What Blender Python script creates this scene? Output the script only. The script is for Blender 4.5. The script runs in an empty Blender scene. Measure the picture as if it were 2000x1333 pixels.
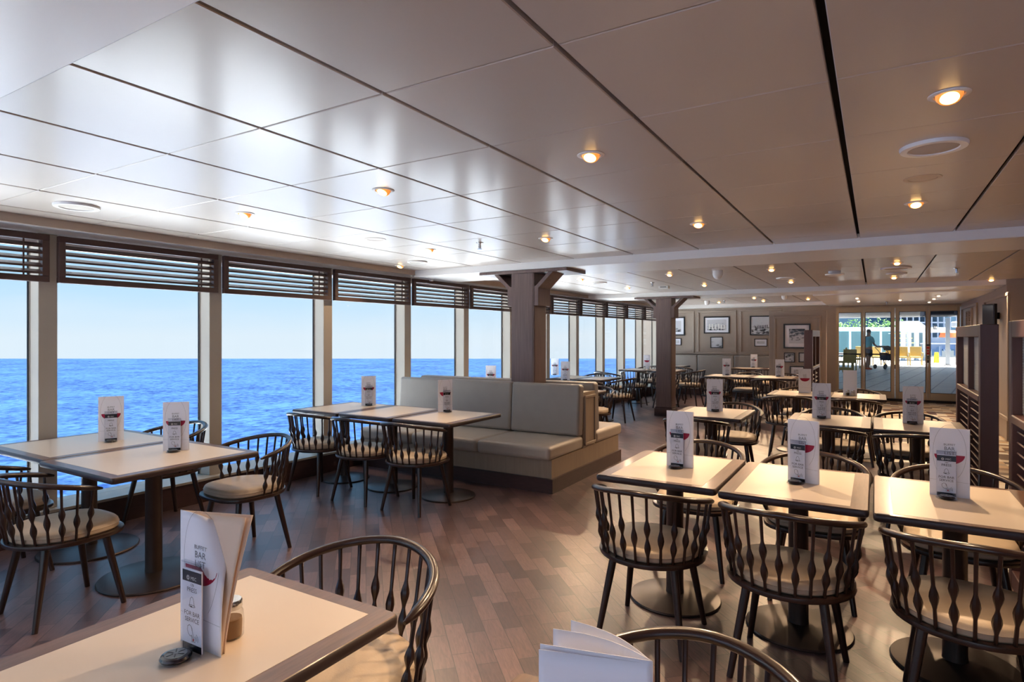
import bpy, math, random
from mathutils import Vector, Matrix
random.seed(7)
PI = math.pi
scn = bpy.context.scene
COL = scn.collection
# ------------------------------------------------------------------ camera geometry
F, YH, YAW, HC = 1173.0, 657.0, 0.5435, 1.5
CC, SS = math.cos(YAW), math.sin(YAW)
def at(px, py, z=0.0):
    """world point seen at pixel, lying on the horizontal plane z"""
    d = F * (HC - z) / (py - YH); l = d * (px - 1000) / F
    return Vector((-SS * d + CC * l, CC * d + SS * l, z))
def aty(px, py, y):
    """world point seen at pixel, on the vertical plane y"""
    t = (px - 1000) / F; d = y / (CC + SS * t)
    return Vector((d * (-SS + CC * t), y, HC + (YH - py) / F * d))
def atx(px, py, x):
    t = (px - 1000) / F; d = x / (-SS + CC * t)
    return Vector((x, d * (CC + SS * t), HC + (YH - py) / F * d))
# ------------------------------------------------------------------ materials
def srgb(c):
    return tuple((v / 12.92 if v <= 0.04045 else ((v + 0.055) / 1.055) ** 2.4) for v in [q / 255 for q in c]) + (1,)
MATS = {}
def mat(name, col, rough=0.5, metal=0.0, spec=0.5, coat=0.0, emit=None, estr=0.0, noise=0.0, nscale=8.0, stretch=(1, 1, 1), bump=0.0, bscale=60.0, trans=0.0, sheen=0.0):
    if name in MATS: return MATS[name]
    m = bpy.data.materials.new(name); m.use_nodes = True
    nt = m.node_tree; b = nt.nodes['Principled BSDF']
    c = srgb(col)
    b.inputs['Base Color'].default_value = c
    b.inputs['Roughness'].default_value = rough
    b.inputs['Metallic'].default_value = metal
    b.inputs['Specular IOR Level'].default_value = spec
    b.inputs['Coat Weight'].default_value = coat
    b.inputs['Coat Roughness'].default_value = 0.15
    b.inputs['Transmission Weight'].default_value = trans
    if emit:
        b.inputs['Emission Color'].default_value = srgb(emit); b.inputs['Emission Strength'].default_value = estr
    tc = nt.nodes.new('ShaderNodeTexCoord')
    if noise > 0:
        mp = nt.nodes.new('ShaderNodeMapping'); mp.inputs['Scale'].default_value = stretch
        nt.links.new(tc.outputs['Object'], mp.inputs['Vector'])
        n = nt.nodes.new('ShaderNodeTexNoise'); n.inputs['Scale'].default_value = nscale; n.inputs['Detail'].default_value = 5
        nt.links.new(mp.outputs['Vector'], n.inputs['Vector'])
        r = nt.nodes.new('ShaderNodeValToRGB')
        r.color_ramp.elements[0].position = 0.3; r.color_ramp.elements[1].position = 0.7
        r.color_ramp.elements[0].color = tuple(v * (1 - noise) for v in c[:3]) + (1,)
        r.color_ramp.elements[1].color = tuple(min(1, v * (1 + noise)) for v in c[:3]) + (1,)
        nt.links.new(n.outputs['Fac'], r.inputs['Fac']); nt.links.new(r.outputs['Color'], b.inputs['Base Color'])
    if bump > 0:
        n2 = nt.nodes.new('ShaderNodeTexNoise'); n2.inputs['Scale'].default_value = bscale
        nt.links.new(tc.outputs['Object'], n2.inputs['Vector'])
        bp = nt.nodes.new('ShaderNodeBump'); bp.inputs['Strength'].default_value = bump; bp.inputs['Distance'].default_value = 0.004
        nt.links.new(n2.outputs['Fac'], bp.inputs['Height']); nt.links.new(bp.outputs['Normal'], b.inputs['Normal'])
    MATS[name] = m
    return m
M_chair = mat('walnut_stain', (46, 26, 19), 0.28, spec=0.55, coat=0.25, noise=0.25, nscale=14, stretch=(1, 1, 0.15))
M_seat = mat('seat_leather', (200, 178, 152), 0.42, noise=0.05, nscale=20, bump=0.15, bscale=180)
M_tabwood = mat('table_edge_wood', (106, 75, 59), 0.36, spec=0.5, noise=0.22, nscale=18, stretch=(6, 0.5, 1), coat=0.2)
M_tabedge = mat('table_side_wood', (62, 48, 46), 0.4, noise=0.15, nscale=18, stretch=(0.6, 0.6, 5))
M_inlay = mat('table_laminate', (214, 197, 178), 0.36, spec=0.55, noise=0.02, nscale=5)
M_bronze = mat('pedestal_bronze', (76, 62, 55), 0.34, metal=0.5, noise=0.08)
M_panelwood = mat('dark_panel_wood', (112, 90, 84), 0.42, noise=0.2, nscale=10, stretch=(6, 6, 0.25), coat=0.15)
M_plinth = mat('plinth_wood', (78, 54, 50), 0.4, noise=0.15, nscale=10, stretch=(1, 1, 6))
M_louver = mat('louver_wood', (80, 58, 52), 0.4, noise=0.12, nscale=10)
M_screen = mat('screen_wood', (92, 64, 62), 0.42, noise=0.12, nscale=9, stretch=(3, 3, 0.4))
M_ceil = mat('ceiling_metal_panel', (188, 175, 164), 0.36, spec=1.0, metal=0.0, coat=0.25)
M_ceilback = mat('ceiling_void', (30, 26, 24), 0.9)
M_beam = mat('beam_white_paint', (236, 233, 230), 0.3, spec=0.6)
M_cornice = mat('cornice_beige', (188, 168, 148), 0.4)
M_post = mat('mullion_beige', (176, 166, 152), 0.4, spec=0.5)
M_gasket = mat('dark_gasket', (36, 34, 38), 0.6)
M_taupe = mat('taupe_wall_paint', (166, 150, 136), 0.5, noise=0.02)
M_tanwall = mat('tan_laminate', (172, 146, 118), 0.42, noise=0.06, nscale=12, stretch=(4, 4, 0.4))
M_white = mat('white_plastic', (232, 230, 226), 0.35)
M_black = mat('black_frame', (22, 22, 24), 0.35)
M_paper = mat('menu_paper', (242, 242, 250), 0.6)
M_print = mat('print_grey', (120, 120, 124), 0.6)
M_printdk = mat('print_dark', (40, 40, 46), 0.6)
M_red = mat('print_crimson', (170, 22, 66), 0.5)
M_redb = mat('print_red_button', (205, 50, 46), 0.5)
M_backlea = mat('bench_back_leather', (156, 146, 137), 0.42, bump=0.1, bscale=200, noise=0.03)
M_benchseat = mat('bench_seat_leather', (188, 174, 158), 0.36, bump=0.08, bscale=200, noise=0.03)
M_benchbody = mat('bench_body_laminate', (170, 150, 128), 0.5, noise=0.06, nscale=12, stretch=(4, 4, 0.3))
M_chrome = mat('chrome', (200, 200, 200), 0.15, metal=1.0)
M_tan = mat('door_frame_metal', (176, 158, 132), 0.35, metal=0.3)
M_deckchair = mat('wicker_gold', (170, 146, 84), 0.6, noise=0.2, nscale=60)
M_outwhite = mat('ship_white_paint', (205, 212, 220), 0.5)
M_green = mat('foliage_green', (104, 150, 84), 0.7, noise=0.5, nscale=12)
M_blind = mat('frosted_reeded_pane', (196, 196, 192), 0.45)
M_pepper = mat('pepper_grain', (92, 78, 60), 0.8)
M_salt = mat('salt_grain', (225, 222, 214), 0.8)
M_skin = mat('skin', (150, 108, 88), 0.6)
M_shirt = mat('teal_shirt', (96, 170, 180), 0.7)
M_shorts = mat('dark_shorts', (52, 58, 74), 0.7)
M_hair = mat('dark_hair', (40, 32, 28), 0.8)
M_shoe = mat('orange_shoe', (200, 90, 50), 0.6)
M_yellow = mat('sign_yellow', (240, 200, 30), 0.5)
M_orange = mat('orange_paint', (226, 120, 70), 0.5)

def glass_mat(name, tint=(1, 1, 1, 1), rough=0.02, fac=None):
    m = bpy.data.materials.new(name); m.use_nodes = True; nt = m.node_tree
    nt.nodes.clear()
    o = nt.nodes.new('ShaderNodeOutputMaterial'); t = nt.nodes.new('ShaderNodeBsdfTransparent'); t.inputs[0].default_value = tint
    g = nt.nodes.new('ShaderNodeBsdfGlossy'); g.inputs['Roughness'].default_value = rough
    fr = nt.nodes.new('ShaderNodeFresnel'); ge = nt.nodes.new('ShaderNodeNewGeometry'); io = nt.nodes.new('ShaderNodeMapRange')
    io.inputs[3].default_value = 1.45; io.inputs[4].default_value = 1 / 1.45; nt.links.new(ge.outputs['Backfacing'], io.inputs[0]); nt.links.new(io.outputs[0], fr.inputs[0])
    mx = nt.nodes.new('ShaderNodeMixShader')
    if fac is None: nt.links.new(fr.outputs[0], mx.inputs[0])
    else:
        ma = nt.nodes.new('ShaderNodeMath'); ma.operation = 'MULTIPLY'; ma.inputs[1].default_value = fac
        nt.links.new(fr.outputs[0], ma.inputs[0]); nt.links.new(ma.outputs[0], mx.inputs[0])
    nt.links.new(t.outputs[0], mx.inputs[1]); nt.links.new(g.outputs[0], mx.inputs[2]); nt.links.new(mx.outputs[0], o.inputs[0])
    return m
M_glass = glass_mat('window_glass', fac=0.35)
M_clear = glass_mat('clear_window_glass', fac=0.35)
M_glass2 = glass_mat('deck_glass', (0.80, 0.93, 0.95, 1), fac=0.5)
M_acryl = glass_mat('acrylic', (0.95, 0.96, 0.98, 1))
M_jar = glass_mat('jar_glass', (0.93, 0.92, 0.9, 1))
M_bulb = mat('lamp_glow', (255, 214, 150), 0.5, emit=(255, 200, 120), estr=6.0)
M_bowl = mat('lamp_reflector', (255, 190, 110), 0.4, emit=(255, 150, 60), estr=.55)

def floor_mat():
    m = bpy.data.materials.new('wood_plank_tile'); m.use_nodes = True; nt = m.node_tree; b = nt.nodes['Principled BSDF']
    tc = nt.nodes.new('ShaderNodeTexCoord'); mp = nt.nodes.new('ShaderNodeMapping')
    mp.inputs['Rotation'].default_value = (0, 0, math.radians(45.2))
    nt.links.new(tc.outputs['Object'], mp.inputs['Vector'])
    br = nt.nodes.new('ShaderNodeTexBrick'); br.offset = 0.37
    br.inputs['Scale'].default_value = 1.0; br.inputs['Brick Width'].default_value = 0.30; br.inputs['Row Height'].default_value = 0.098
    br.inputs['Mortar Size'].default_value = 0.0016; br.inputs['Mortar Smooth'].default_value = 0.1; br.inputs['Bias'].default_value = 0
    br.inputs['Color1'].default_value = srgb((130, 101, 97)); br.inputs['Color2'].default_value = srgb((84, 64, 63)); br.inputs['Mortar'].default_value = srgb((58, 50, 50))
    nt.links.new(mp.outputs[0], br.inputs['Vector'])
    mp2 = nt.nodes.new('ShaderNodeMapping'); mp2.inputs['Scale'].default_value = (3, 22, 1)
    nt.links.new(mp.outputs[0], mp2.inputs['Vector'])
    n = nt.nodes.new('ShaderNodeTexNoise'); n.inputs['Scale'].default_value = 3.5; n.inputs['Detail'].default_value = 8; n.inputs['Distortion'].default_value = 1.2
    nt.links.new(mp2.outputs[0], n.inputs['Vector'])
    rp = nt.nodes.new('ShaderNodeValToRGB'); rp.color_ramp.elements[0].position = 0.35; rp.color_ramp.elements[1].position = 0.68
    rp.color_ramp.elements[0].color = (0.72, 0.72, 0.72, 1); rp.color_ramp.elements[1].color = (1.1, 1.08, 1.06, 1)
    nt.links.new(n.outputs['Fac'], rp.inputs['Fac'])
    mx = nt.nodes.new('ShaderNodeMix'); mx.data_type = 'RGBA'; mx.blend_type = 'MULTIPLY'; mx.inputs[0].default_value = 1
    nt.links.new(br.outputs['Color'], mx.inputs[6]); nt.links.new(rp.outputs['Color'], mx.inputs[7])
    nt.links.new(mx.outputs[2], b.inputs['Base Color'])
    r2 = nt.nodes.new('ShaderNodeMapRange'); r2.inputs[3].default_value = 0.26; r2.inputs[4].default_value = 0.42
    nt.links.new(n.outputs['Fac'], r2.inputs[0]); nt.links.new(r2.outputs[0], b.inputs['Roughness'])
    bp = nt.nodes.new('ShaderNodeBump'); bp.inputs['Strength'].default_value = 0.35; bp.inputs['Distance'].default_value = 0.0015; bp.invert = True
    nt.links.new(br.outputs['Fac'], bp.inputs['Height']); nt.links.new(bp.outputs[0], b.inputs['Normal'])
    b.inputs['Specular IOR Level'].default_value = 0.8
    return m
def mosaic_mat(name, cols, size, rot=0):
    m = bpy.data.materials.new(name); m.use_nodes = True; nt = m.node_tree; b = nt.nodes['Principled BSDF']
    tc = nt.nodes.new('ShaderNodeTexCoord'); mp = nt.nodes.new('ShaderNodeMapping')
    mp.inputs['Scale'].default_value = (1 / size, 1 / size, 1); mp.inputs['Rotation'].default_value = (0, 0, rot)
    nt.links.new(tc.outputs['Object'], mp.inputs[0])
    fl = nt.nodes.new('ShaderNodeVectorMath'); fl.operation = 'FLOOR'; nt.links.new(mp.outputs[0], fl.inputs[0])
    wn = nt.nodes.new('ShaderNodeTexWhiteNoise'); wn.noise_dimensions = '2D'; nt.links.new(fl.outputs[0], wn.inputs['Vector'])
    rp = nt.nodes.new('ShaderNodeValToRGB'); rp.color_ramp.interpolation = 'CONSTANT'
    els = rp.color_ramp.elements
    els[0].color = srgb(cols[0]); els[0].position = 0
    els[1].color = srgb(cols[1]); els[1].position = 1 / len(cols)
    for i, c in enumerate(cols[2:], 2):
        e = els.new(i / len(cols)); e.color = srgb(c)
    nt.links.new(wn.outputs['Value'], rp.inputs[0]); nt.links.new(rp.outputs[0], b.inputs['Base Color'])
    b.inputs['Roughness'].default_value = 0.35
    return m
def brick_mat(name, c1, c2, mo, w, h, ms, rot=0, rough=0.5):
    m = bpy.data.materials.new(name); m.use_nodes = True; nt = m.node_tree; b = nt.nodes['Principled BSDF']
    tc = nt.nodes.new('ShaderNodeTexCoord'); mp = nt.nodes.new('ShaderNodeMapping'); mp.inputs['Rotation'].default_value = (0, 0, rot)
    nt.links.new(tc.outputs['Object'], mp.inputs[0])
    br = nt.nodes.new('ShaderNodeTexBrick'); br.inputs['Scale'].default_value = 1; br.inputs['Brick Width'].default_value = w; br.inputs['Row Height'].default_value = h
    br.inputs['Mortar Size'].default_value = ms; br.offset = 0
    br.inputs['Color1'].default_value = srgb(c1); br.inputs['Color2'].default_value = srgb(c2); br.inputs['Mortar'].default_value = srgb(mo)
    nt.links.new(mp.outputs[0], br.inputs[0]); nt.links.new(br.outputs[0], b.inputs['Base Color']); b.inputs['Roughness'].default_value = rough
    return m
def sea_mat():
    m = bpy.data.materials.new('sea_water'); m.use_nodes = True; nt = m.node_tree; b = nt.nodes['Principled BSDF']
    tc = nt.nodes.new('ShaderNodeTexCoord')
    mp = nt.nodes.new('ShaderNodeMapping'); mp.inputs['Scale'].default_value = (1.0, 1.0, 1)
    nt.links.new(tc.outputs['Object'], mp.inputs[0])
    n = nt.nodes.new('ShaderNodeTexNoise'); n.inputs['Scale'].default_value = 0.22; n.inputs['Detail'].default_value = 8; n.inputs['Roughness'].default_value = 0.62; n.inputs['Distortion'].default_value = 0.4
    nt.links.new(mp.outputs[0], n.inputs['Vector'])
    n2 = nt.nodes.new('ShaderNodeTexNoise'); n2.inputs['Scale'].default_value = 0.02; n2.inputs['Detail'].default_value = 3
    nt.links.new(mp.outputs[0], n2.inputs['Vector'])
    ad = nt.nodes.new('ShaderNodeMath'); ad.operation = 'MULTIPLY_ADD'; ad.inputs[1].default_value = 0.35
    nt.links.new(n2.outputs['Fac'], ad.inputs[0]); nt.links.new(n.outputs['Fac'], ad.inputs[2])
    rp = nt.nodes.new('ShaderNodeValToRGB')
    rp.color_ramp.elements[0].position = 0.52; rp.color_ramp.elements[1].position = 0.82
    rp.color_ramp.elements[0].color = (.0012, .0088, .050, 1); rp.color_ramp.elements[1].color = (.016, .048, .112, 1)
    nt.links.new(ad.outputs[0], rp.inputs[0]); nt.links.new(rp.outputs[0], b.inputs['Base Color'])
    b.inputs['Roughness'].default_value = 0.5; b.inputs['Specular IOR Level'].default_value = 0.12
    bp = nt.nodes.new('ShaderNodeBump'); bp.inputs['Strength'].default_value = 0.5; bp.inputs['Distance'].default_value = 0.4
    nt.links.new(n.outputs['Fac'], bp.inputs['Height']); nt.links.new(bp.outputs[0], b.inputs['Normal'])
    return m
# ------------------------------------------------------------------ mesh builder
class MB:
    def __init__(s): s.v = []; s.f = []
    def add(s, vs, fs, M=None):
        o = len(s.v)
        for p in vs:
            p = Vector(p); s.v.append(tuple(M @ p) if M else tuple(p))
        s.f += [tuple(i + o for i in f) for f in fs]; return s
    def box(s, x0, x1, y0, y1, z0, z1, M=None):
        vs = [(x, y, z) for z in (z0, z1) for y in (y0, y1) for x in (x0, x1)]
        return s.add(vs, [(0, 2, 3, 1), (4, 5, 7, 6), (0, 1, 5, 4), (2, 6, 7, 3), (0, 4, 6, 2), (1, 3, 7, 5)], M)
    def loft(s, rings, cap0=True, cap1=True, closed=True, M=None):
        n = len(rings[0]); vs = [p for r in rings for p in r]; fs = []
        for i in range(len(rings) - 1):
            for j in range(n if closed else n - 1):
                k = (j + 1) % n
                fs.append((i * n + j, i * n + k, (i + 1) * n + k, (i + 1) * n + j))
        if cap0: fs.append(tuple(reversed(range(n))))
        if cap1: fs.append(tuple((len(rings) - 1) * n + j for j in range(n)))
        return s.add(vs, fs, M)
    def lathe(s, prof, n=24, c=(0, 0), M=None):
        return s.loft([[(c[0] + r * math.cos(2 * PI * j / n), c[1] + r * math.sin(2 * PI * j / n), z) for j in range(n)] for r, z in prof], M=M)
    def tube(s, pts, rad, n=10, ry=None, up=Vector((0, 0, 1)), M=None):
        """rad: number or list; ry: radius along 'up' direction"""
        rings = []; P = [Vector(p) for p in pts]
        for i, p in enumerate(P):
            t = (P[min(i + 1, len(P) - 1)] - P[max(i - 1, 0)]).normalized()
            u = up if abs(t.dot(up)) < 0.95 else Vector((1, 0, 0))
            a = t.cross(u).normalized(); b = a.cross(t).normalized()
            r = rad[i] if isinstance(rad, (list, tuple)) else rad
            q = (ry[i] if isinstance(ry, (list, tuple)) else ry) if ry is not None else r
            rings.append([p + a * (r * math.cos(2 * PI * j / n)) + b * (q * math.sin(2 * PI * j / n)) for j in range(n)])
        return s.loft(rings, M=M)
    def prism(s, poly, z0, z1, M=None):
        return s.loft([[(x, y, z0) for x, y in poly], [(x, y, z1) for x, y in poly]], M=M)
    def mesh(s, name, m, smooth=True):
        me = bpy.data.meshes.new(name); me.from_pydata(s.v, [], s.f); me.update()
        import bmesh
        bm = bmesh.new(); bm.from_mesh(me); bmesh.ops.recalc_face_normals(bm, faces=bm.faces); bm.to_mesh(me); bm.free()
        if m: me.materials.append(m)
        if smooth:
            me.polygons.foreach_set('use_smooth', [True] * len(me.polygons)); me.set_sharp_from_angle(angle=math.radians(38))
        return me
    def build(s, name, m, parent=None, bevel=0, loc=None, rotz=0, smooth=True):
        o = bpy.data.objects.new(name, s.mesh(name, m, smooth)); COL.objects.link(o)
        if parent: o.parent = parent
        if loc: o.location = loc
        o.rotation_euler.z = rotz
        if bevel:
            b = o.modifiers.new('bevel', 'BEVEL'); b.width = bevel; b.segments = 2; b.limit_method = 'ANGLE'; b.angle_limit = math.radians(40)
        return o
def thing(name, label, cat, loc=(0, 0, 0), rotz=0, group=None):
    o = bpy.data.objects.new(name, None); COL.objects.link(o); o.location = loc; o.rotation_euler.z = rotz
    o.empty_display_size = 0.1
    return tag(o, label, cat, group)
def tag(o, label, cat, group=None):
    o['label'] = label; o['category'] = cat
    if group: o['group'] = group
    return o
def struct(o):
    o['kind'] = 'structure'; return o
def dup(root, loc, rotz, label, group=None):
    def cp(o, par):
        c = o.copy(); COL.objects.link(c)
        if par: c.parent = par
        for ch in o.children: cp(ch, c)
        return c
    r = cp(root, None); r.location = loc; r.rotation_euler.z = rotz; r['label'] = label
    if group: r['group'] = group
    return r
def roundrect(x0, x1, y0, y1, r, n=5):
    P = []
    for cx, cy, a in ((x1 - r, y1 - r, 0), (x0 + r, y1 - r, 90), (x0 + r, y0 + r, 180), (x1 - r, y0 + r, 270)):
        for k in range(n + 1):
            t = math.radians(a + 90 * k / n); P.append((cx + r * math.cos(t), cy + r * math.sin(t)))
    return P
# ------------------------------------------------------------------ setting: floor, ceiling, walls
CE, BE, SH = 2.32, 2.24, 2.205     # ceiling, beam underside, column top
XW = -4.92                          # inner edge of the ceiling over the windows
def xw(y): return -5.32 + 0.0238 * y
WANG = -math.atan(0.0238)
M_floor = floor_mat()
M_mosaic = mosaic_mat('mosaic_tile', [(236, 222, 196), (150, 112, 78), (246, 236, 218), (98, 70, 54), (214, 182, 138), (190, 170, 146), (240, 226, 200)], 0.145)
def flat(name, poly, z, m, t=0.05):
    b = MB(); b.prism(poly, z - t, z); return b.build(name, m, smooth=False)
struct(flat('floor', [(-5.6, -4.2), (3.0, -4.2), (3.0, 16.6), (-5.6, 16.6)], 0, M_floor))
struct(flat('floor', [(-0.55, 8.3), (0.95, 8.3), (0.95, 3.2), (3.0, 3.2), (3.0, 16.59), (-0.55, 16.59)], 0.004, M_mosaic, 0.004))
# ceiling panels
XL = [-0.770 - 0.6507 * k for k in range(-6, 8)]
YL = [1.514 + 0.661 * k for k in range(-9, 24)]
def panels(y0, y1, x0, x1):
    b = MB()
    xs = sorted([x0, x1] + [x for x in XL if x0 + 0.02 < x < x1 - 0.02]); ys = sorted([y0, y1] + [y for y in YL if y0 + 0.02 < y < y1 - 0.02])
    for i in range(len(xs) - 1):
        for j in range(len(ys) - 1):
            wide = 0.008
            ax = 0.0 if xs[i] == x0 else (0.014 if abs(xs[i] + 0.12) < 0.01 else wide); bx = 0.0 if xs[i + 1] == x1 else wide
            X0, X1, Y0, Y1 = xs[i] + ax, xs[i + 1] - bx, ys[j] + 0.0025, ys[j + 1] - 0.0025
            e = 0.003; tilt = random.uniform(-0.0006, 0.0006)
            r0 = [(X0, Y0, CE + .02), (X1, Y0, CE + .02), (X1, Y1, CE + .02), (X0, Y1, CE + .02)]
            r1 = [(X0, Y0, CE + e), (X1, Y0, CE + e), (X1, Y1, CE + e), (X0, Y1, CE + e)]
            r2 = [(X0 + e, Y0 + e, CE + tilt), (X1 - e, Y0 + e, CE), (X1 - e, Y1 - e, CE - tilt), (X0 + e, Y1 - e, CE)]
            b.loft([r0, r1, r2], cap0=False)
    return b
for (y0, y1, x1) in ((-4.1, -0.07, 3.0), (0.78, 5.8, 3.0), (6.65, 11.1, 3.0), (11.95, 15.95, -0.95)):
    struct(panels(y0, y1, XW, x1).build('ceiling', M_ceil, smooth=False))
bk = MB(); bk.box(-5.9, 3.2, -4.3, 16.7, CE + 0.05, CE + 0.2); struct(bk.build('ceiling', M_ceilback, smooth=False))
for (y0, y1) in ((-0.07, 0.78), (5.8, 6.65), (11.1, 11.95)):
    b = MB(); b.box(XW - 0.02, 3.0, y0, y1, BE, CE + 0.04); struct(b.build('trim_1', M_beam, bevel=0.006))
b = MB(); b.box(XW - 0.02, -0.95, 15.95, 16.5, BE, CE + 0.04); struct(b.build('trim_2', M_beam, bevel=0.006))
b = MB(); b.box(-0.95, 1.70, 11.95, 16.5, BE - 0.02, CE + 0.04); struct(b.build('ceiling', M_beam, bevel=0.004))
# cornice along windows : face + soffit
b = MB(); b.box(XW - 0.03, XW, -4.1, 16.4, 2.262, CE + 0.04); struct(b.build('trim_3', M_cornice))
b = MB(); b.box(-5.62, XW - 0.03, -4.1, 16.4, 2.262, CE + 0.04); struct(b.build('trim_4', M_beam))
# sill box and low wall
POST = [-3.2, -1.9, -0.6, 0.72, 2.04, 3.35, 4.66, 5.96, 7.22, 8.475, 9.7, 10.9, 12.17, 13.34, 14.54, 15.75]
def wallM(y): return Matrix.Translation((xw(y), y, 0)) @ Matrix.Rotation(WANG, 4, 'Z')
b = MB(); Mw = wallM(0)
b.box(-0.34, 0.06, -4.2, 16.5, 0, 0.195, Mw); struct(b.build('wall_left', M_plinth))
b = MB(); b.box(-0.30, 0.075, -4.2, 16.5, 0.195, 0.215, Mw); struct(b.build('trim_5', M_post))
b = MB(); b.box(-0.30, -0.02, -4.2, 16.5, 2.19, 2.30, Mw); struct(b.build('trim_6', M_beam))
for y in POST:
    M = wallM(y)
    b = MB(); b.box(-0.15, 0.0, -0.058, 0.062, 0.215, 2.262, M)
    b.box(-0.162, -0.15, -0.064, 0.068, 0.215, 2.262, M)
    struct(b.build('trim_7', M_post, bevel=0.004))
    b = MB(); b.box(-0.17, -0.155, -0.072, -0.062, 0.215, 2.262, M); b.box(-0.17, -0.155, 0.066, 0.076, 0.215, 2.262, M); struct(b.build('trim_8', M_gasket))
for i in range(len(POST) - 1):
    y0, y1 = POST[i] + 0.07, POST[i + 1] - 0.065
    b = MB(); b.box(-0.168, -0.160, y0, y1, 0.215, 2.25, Mw)
    struct(b.build('window_%d' % (i + 1), M_glass, smooth=False))
# louvers
def louver(i):
    y0, y1 = POST[i] + 0.045, POST[i + 1] - 0.012
    L = y1 - y0; ym = (y0 + y1) / 2
    names = {4: 'first whole', 5: 'second', 6: 'third', 7: 'fourth', 8: 'fifth'}
    n = i
    if i == 3: lab = 'dark wooden slatted louver over the leftmost window, cut off by the photo edge'
    elif i in names: lab = 'dark slatted louver, %s one from the left edge over the sea windows' % names[i]
    elif i >= 9: lab = 'dark wooden slatted louver, number %d to the right of the near square column' % (i - 8)
    else: lab = 'dark wooden slatted louver over a window behind the viewer'
    t = thing('window_louver', lab, 'louver', (xw(ym) + 0.045, ym, 1.898), WANG, 'slatted louvers along the windows')
    H = 0.35; b = MB(); fr = 0.045
    b.box(-.022, .022, -L / 2, L / 2, 0, fr); b.box(-.022, .022, -L / 2, L / 2, H - fr, H)
    b.box(-.022, .022, -L / 2, -L / 2 + fr, fr, H - fr); b.box(-.022, .022, L / 2 - fr, L / 2, fr, H - fr)
    b.build('frame', M_louver, t, bevel=0.003)
    for k in range(5):
        z = fr + (H - 2 * fr) * (k + 0.62) / 5.35; s = MB()
        s.box(-.026, .026, -L / 2 + fr, L / 2 - fr, -.0075, .0075, Matrix.Translation((0, 0, z)) @ Matrix.Rotation(math.radians(26), 4, 'Y'))
        s.build('slat', M_louver, t)
    s = MB(); s.box(.006, .014, L / 2 - .16, L / 2 - .15, fr, H - fr); s.build('tilt_rod', M_louver, t)
for i in range(2, len(POST) - 1): louver(i)
# other walls
b = MB(); b.box(-5.6, -0.76, 16.4, 16.55, 0, CE + 0.04); b.box(-0.76, 1.72, 16.4, 16.55, 2.19, CE + 0.04); struct(b.build('wall_back', M_taupe))
b = MB(); b.box(1.62, 1.8, 11.05, 16.55, 0, CE + 0.04); b.box(1.8, 3.0, 11.05, 11.2, 0, CE + 0.04); struct(b.build('wall_right', M_taupe))
b = MB(); b.box(3.0, 3.15, -4.3, 11.2, 0, CE + 0.04); struct(b.build('wall_right', M_taupe))
b = MB(); b.box(-5.6, 3.1, -4.3, -4.2, 0, 0.3); b.box(-5.6, 3.1, -4.3, -4.2, 2.25, CE + .04)
for x in (-5.4, -4.1, -2.8, -1.5, -0.2, 1.1, 2.4): b.box(x, x + 0.12, -4.3, -4.2, 0.3, 2.25)
struct(b.build('wall_front', M_post))
# right corridor wall dressing
def mould_x(x, px0, px1, pyT, pyB, nm='trim_9', w=0.05):
    a = atx(px0, pyT, x); c = atx(px1, pyT, x); y0, y1 = sorted((a.y, c.y)); z1 = 2.12; z0 = 0.3
    b = MB()
    for (ya, yb, za, zb) in ((y0, y1, z1 - w, z1), (y0, y1, z0, z0 + w), (y0, y0 + w, z0 + w, z1 - w), (y1 - w, y1, z0 + w, z1 - w)): b.box(x - 0.03, x, ya, yb, za, zb)
    struct(b.build(nm, M_taupe, bevel=0.008))
mould_x(1.62, 1925, 1973, 600, 600)
mould_x(1.62, 1880, 1910, 600, 600)
t = thing('vent_grille', 'tan louvered wooden vent shutter on the right wall beside the glass doors', 'vent', (1.60, 14.95, 1.2))
b = MB(); b.box(-.01, .02, -.42, .42, 0, .05); b.box(-.01, .02, -.42, .42, .8, .85); b.box(-.01, .02, -.42, -.37, .05, .8); b.box(-.01, .02, .37, .42, .05, .8); b.box(-.01, .02, -.02, .02, .05, .8); b.build('frame', M_taupe, t)
b = MB()
for k in range(15): b.box(-.014, .014, -.37, .37, -.003, .003, Matrix.Translation((.008, 0, .08 + k * .05)) @ Matrix.Rotation(math.radians(35), 4, 'Y'))
b.build('slats', M_tanwall, t)
p = atx(1930, 618, 1.62)
t = thing('wall_screen', 'flat black-edged television tilted out from the right corridor wall', 'television', (1.50, 11.62, 1.61), math.radians(22))
b = MB(); b.box(-.02, .02, -.15, .15, 0, .38); b.build('casing', M_black, t, bevel=.004)
b = MB(); b.box(-.024, -.02, -.135, .135, .02, .36); b.build('screen', mat('screen_glass', (60, 70, 82), 0.1, spec=1.0), t)
b = MB(); b.box(.02, .12, -.05, .05, .15, .25); b.build('bracket', M_black, t)
# picture frame on the far right
t = thing('picture_frame', 'black framed picture cut off by the right edge of the photo', 'picture', (2.35, 11.04, 1.60))
b = MB(); b.box(-.35, .35, -.02, 0, -.2, .25); b.build('frame', M_black, t); b = MB(); b.box(-.33, .33, -.022, -.02, -.18, .23); b.build('mount', M_paper, t)

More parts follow.
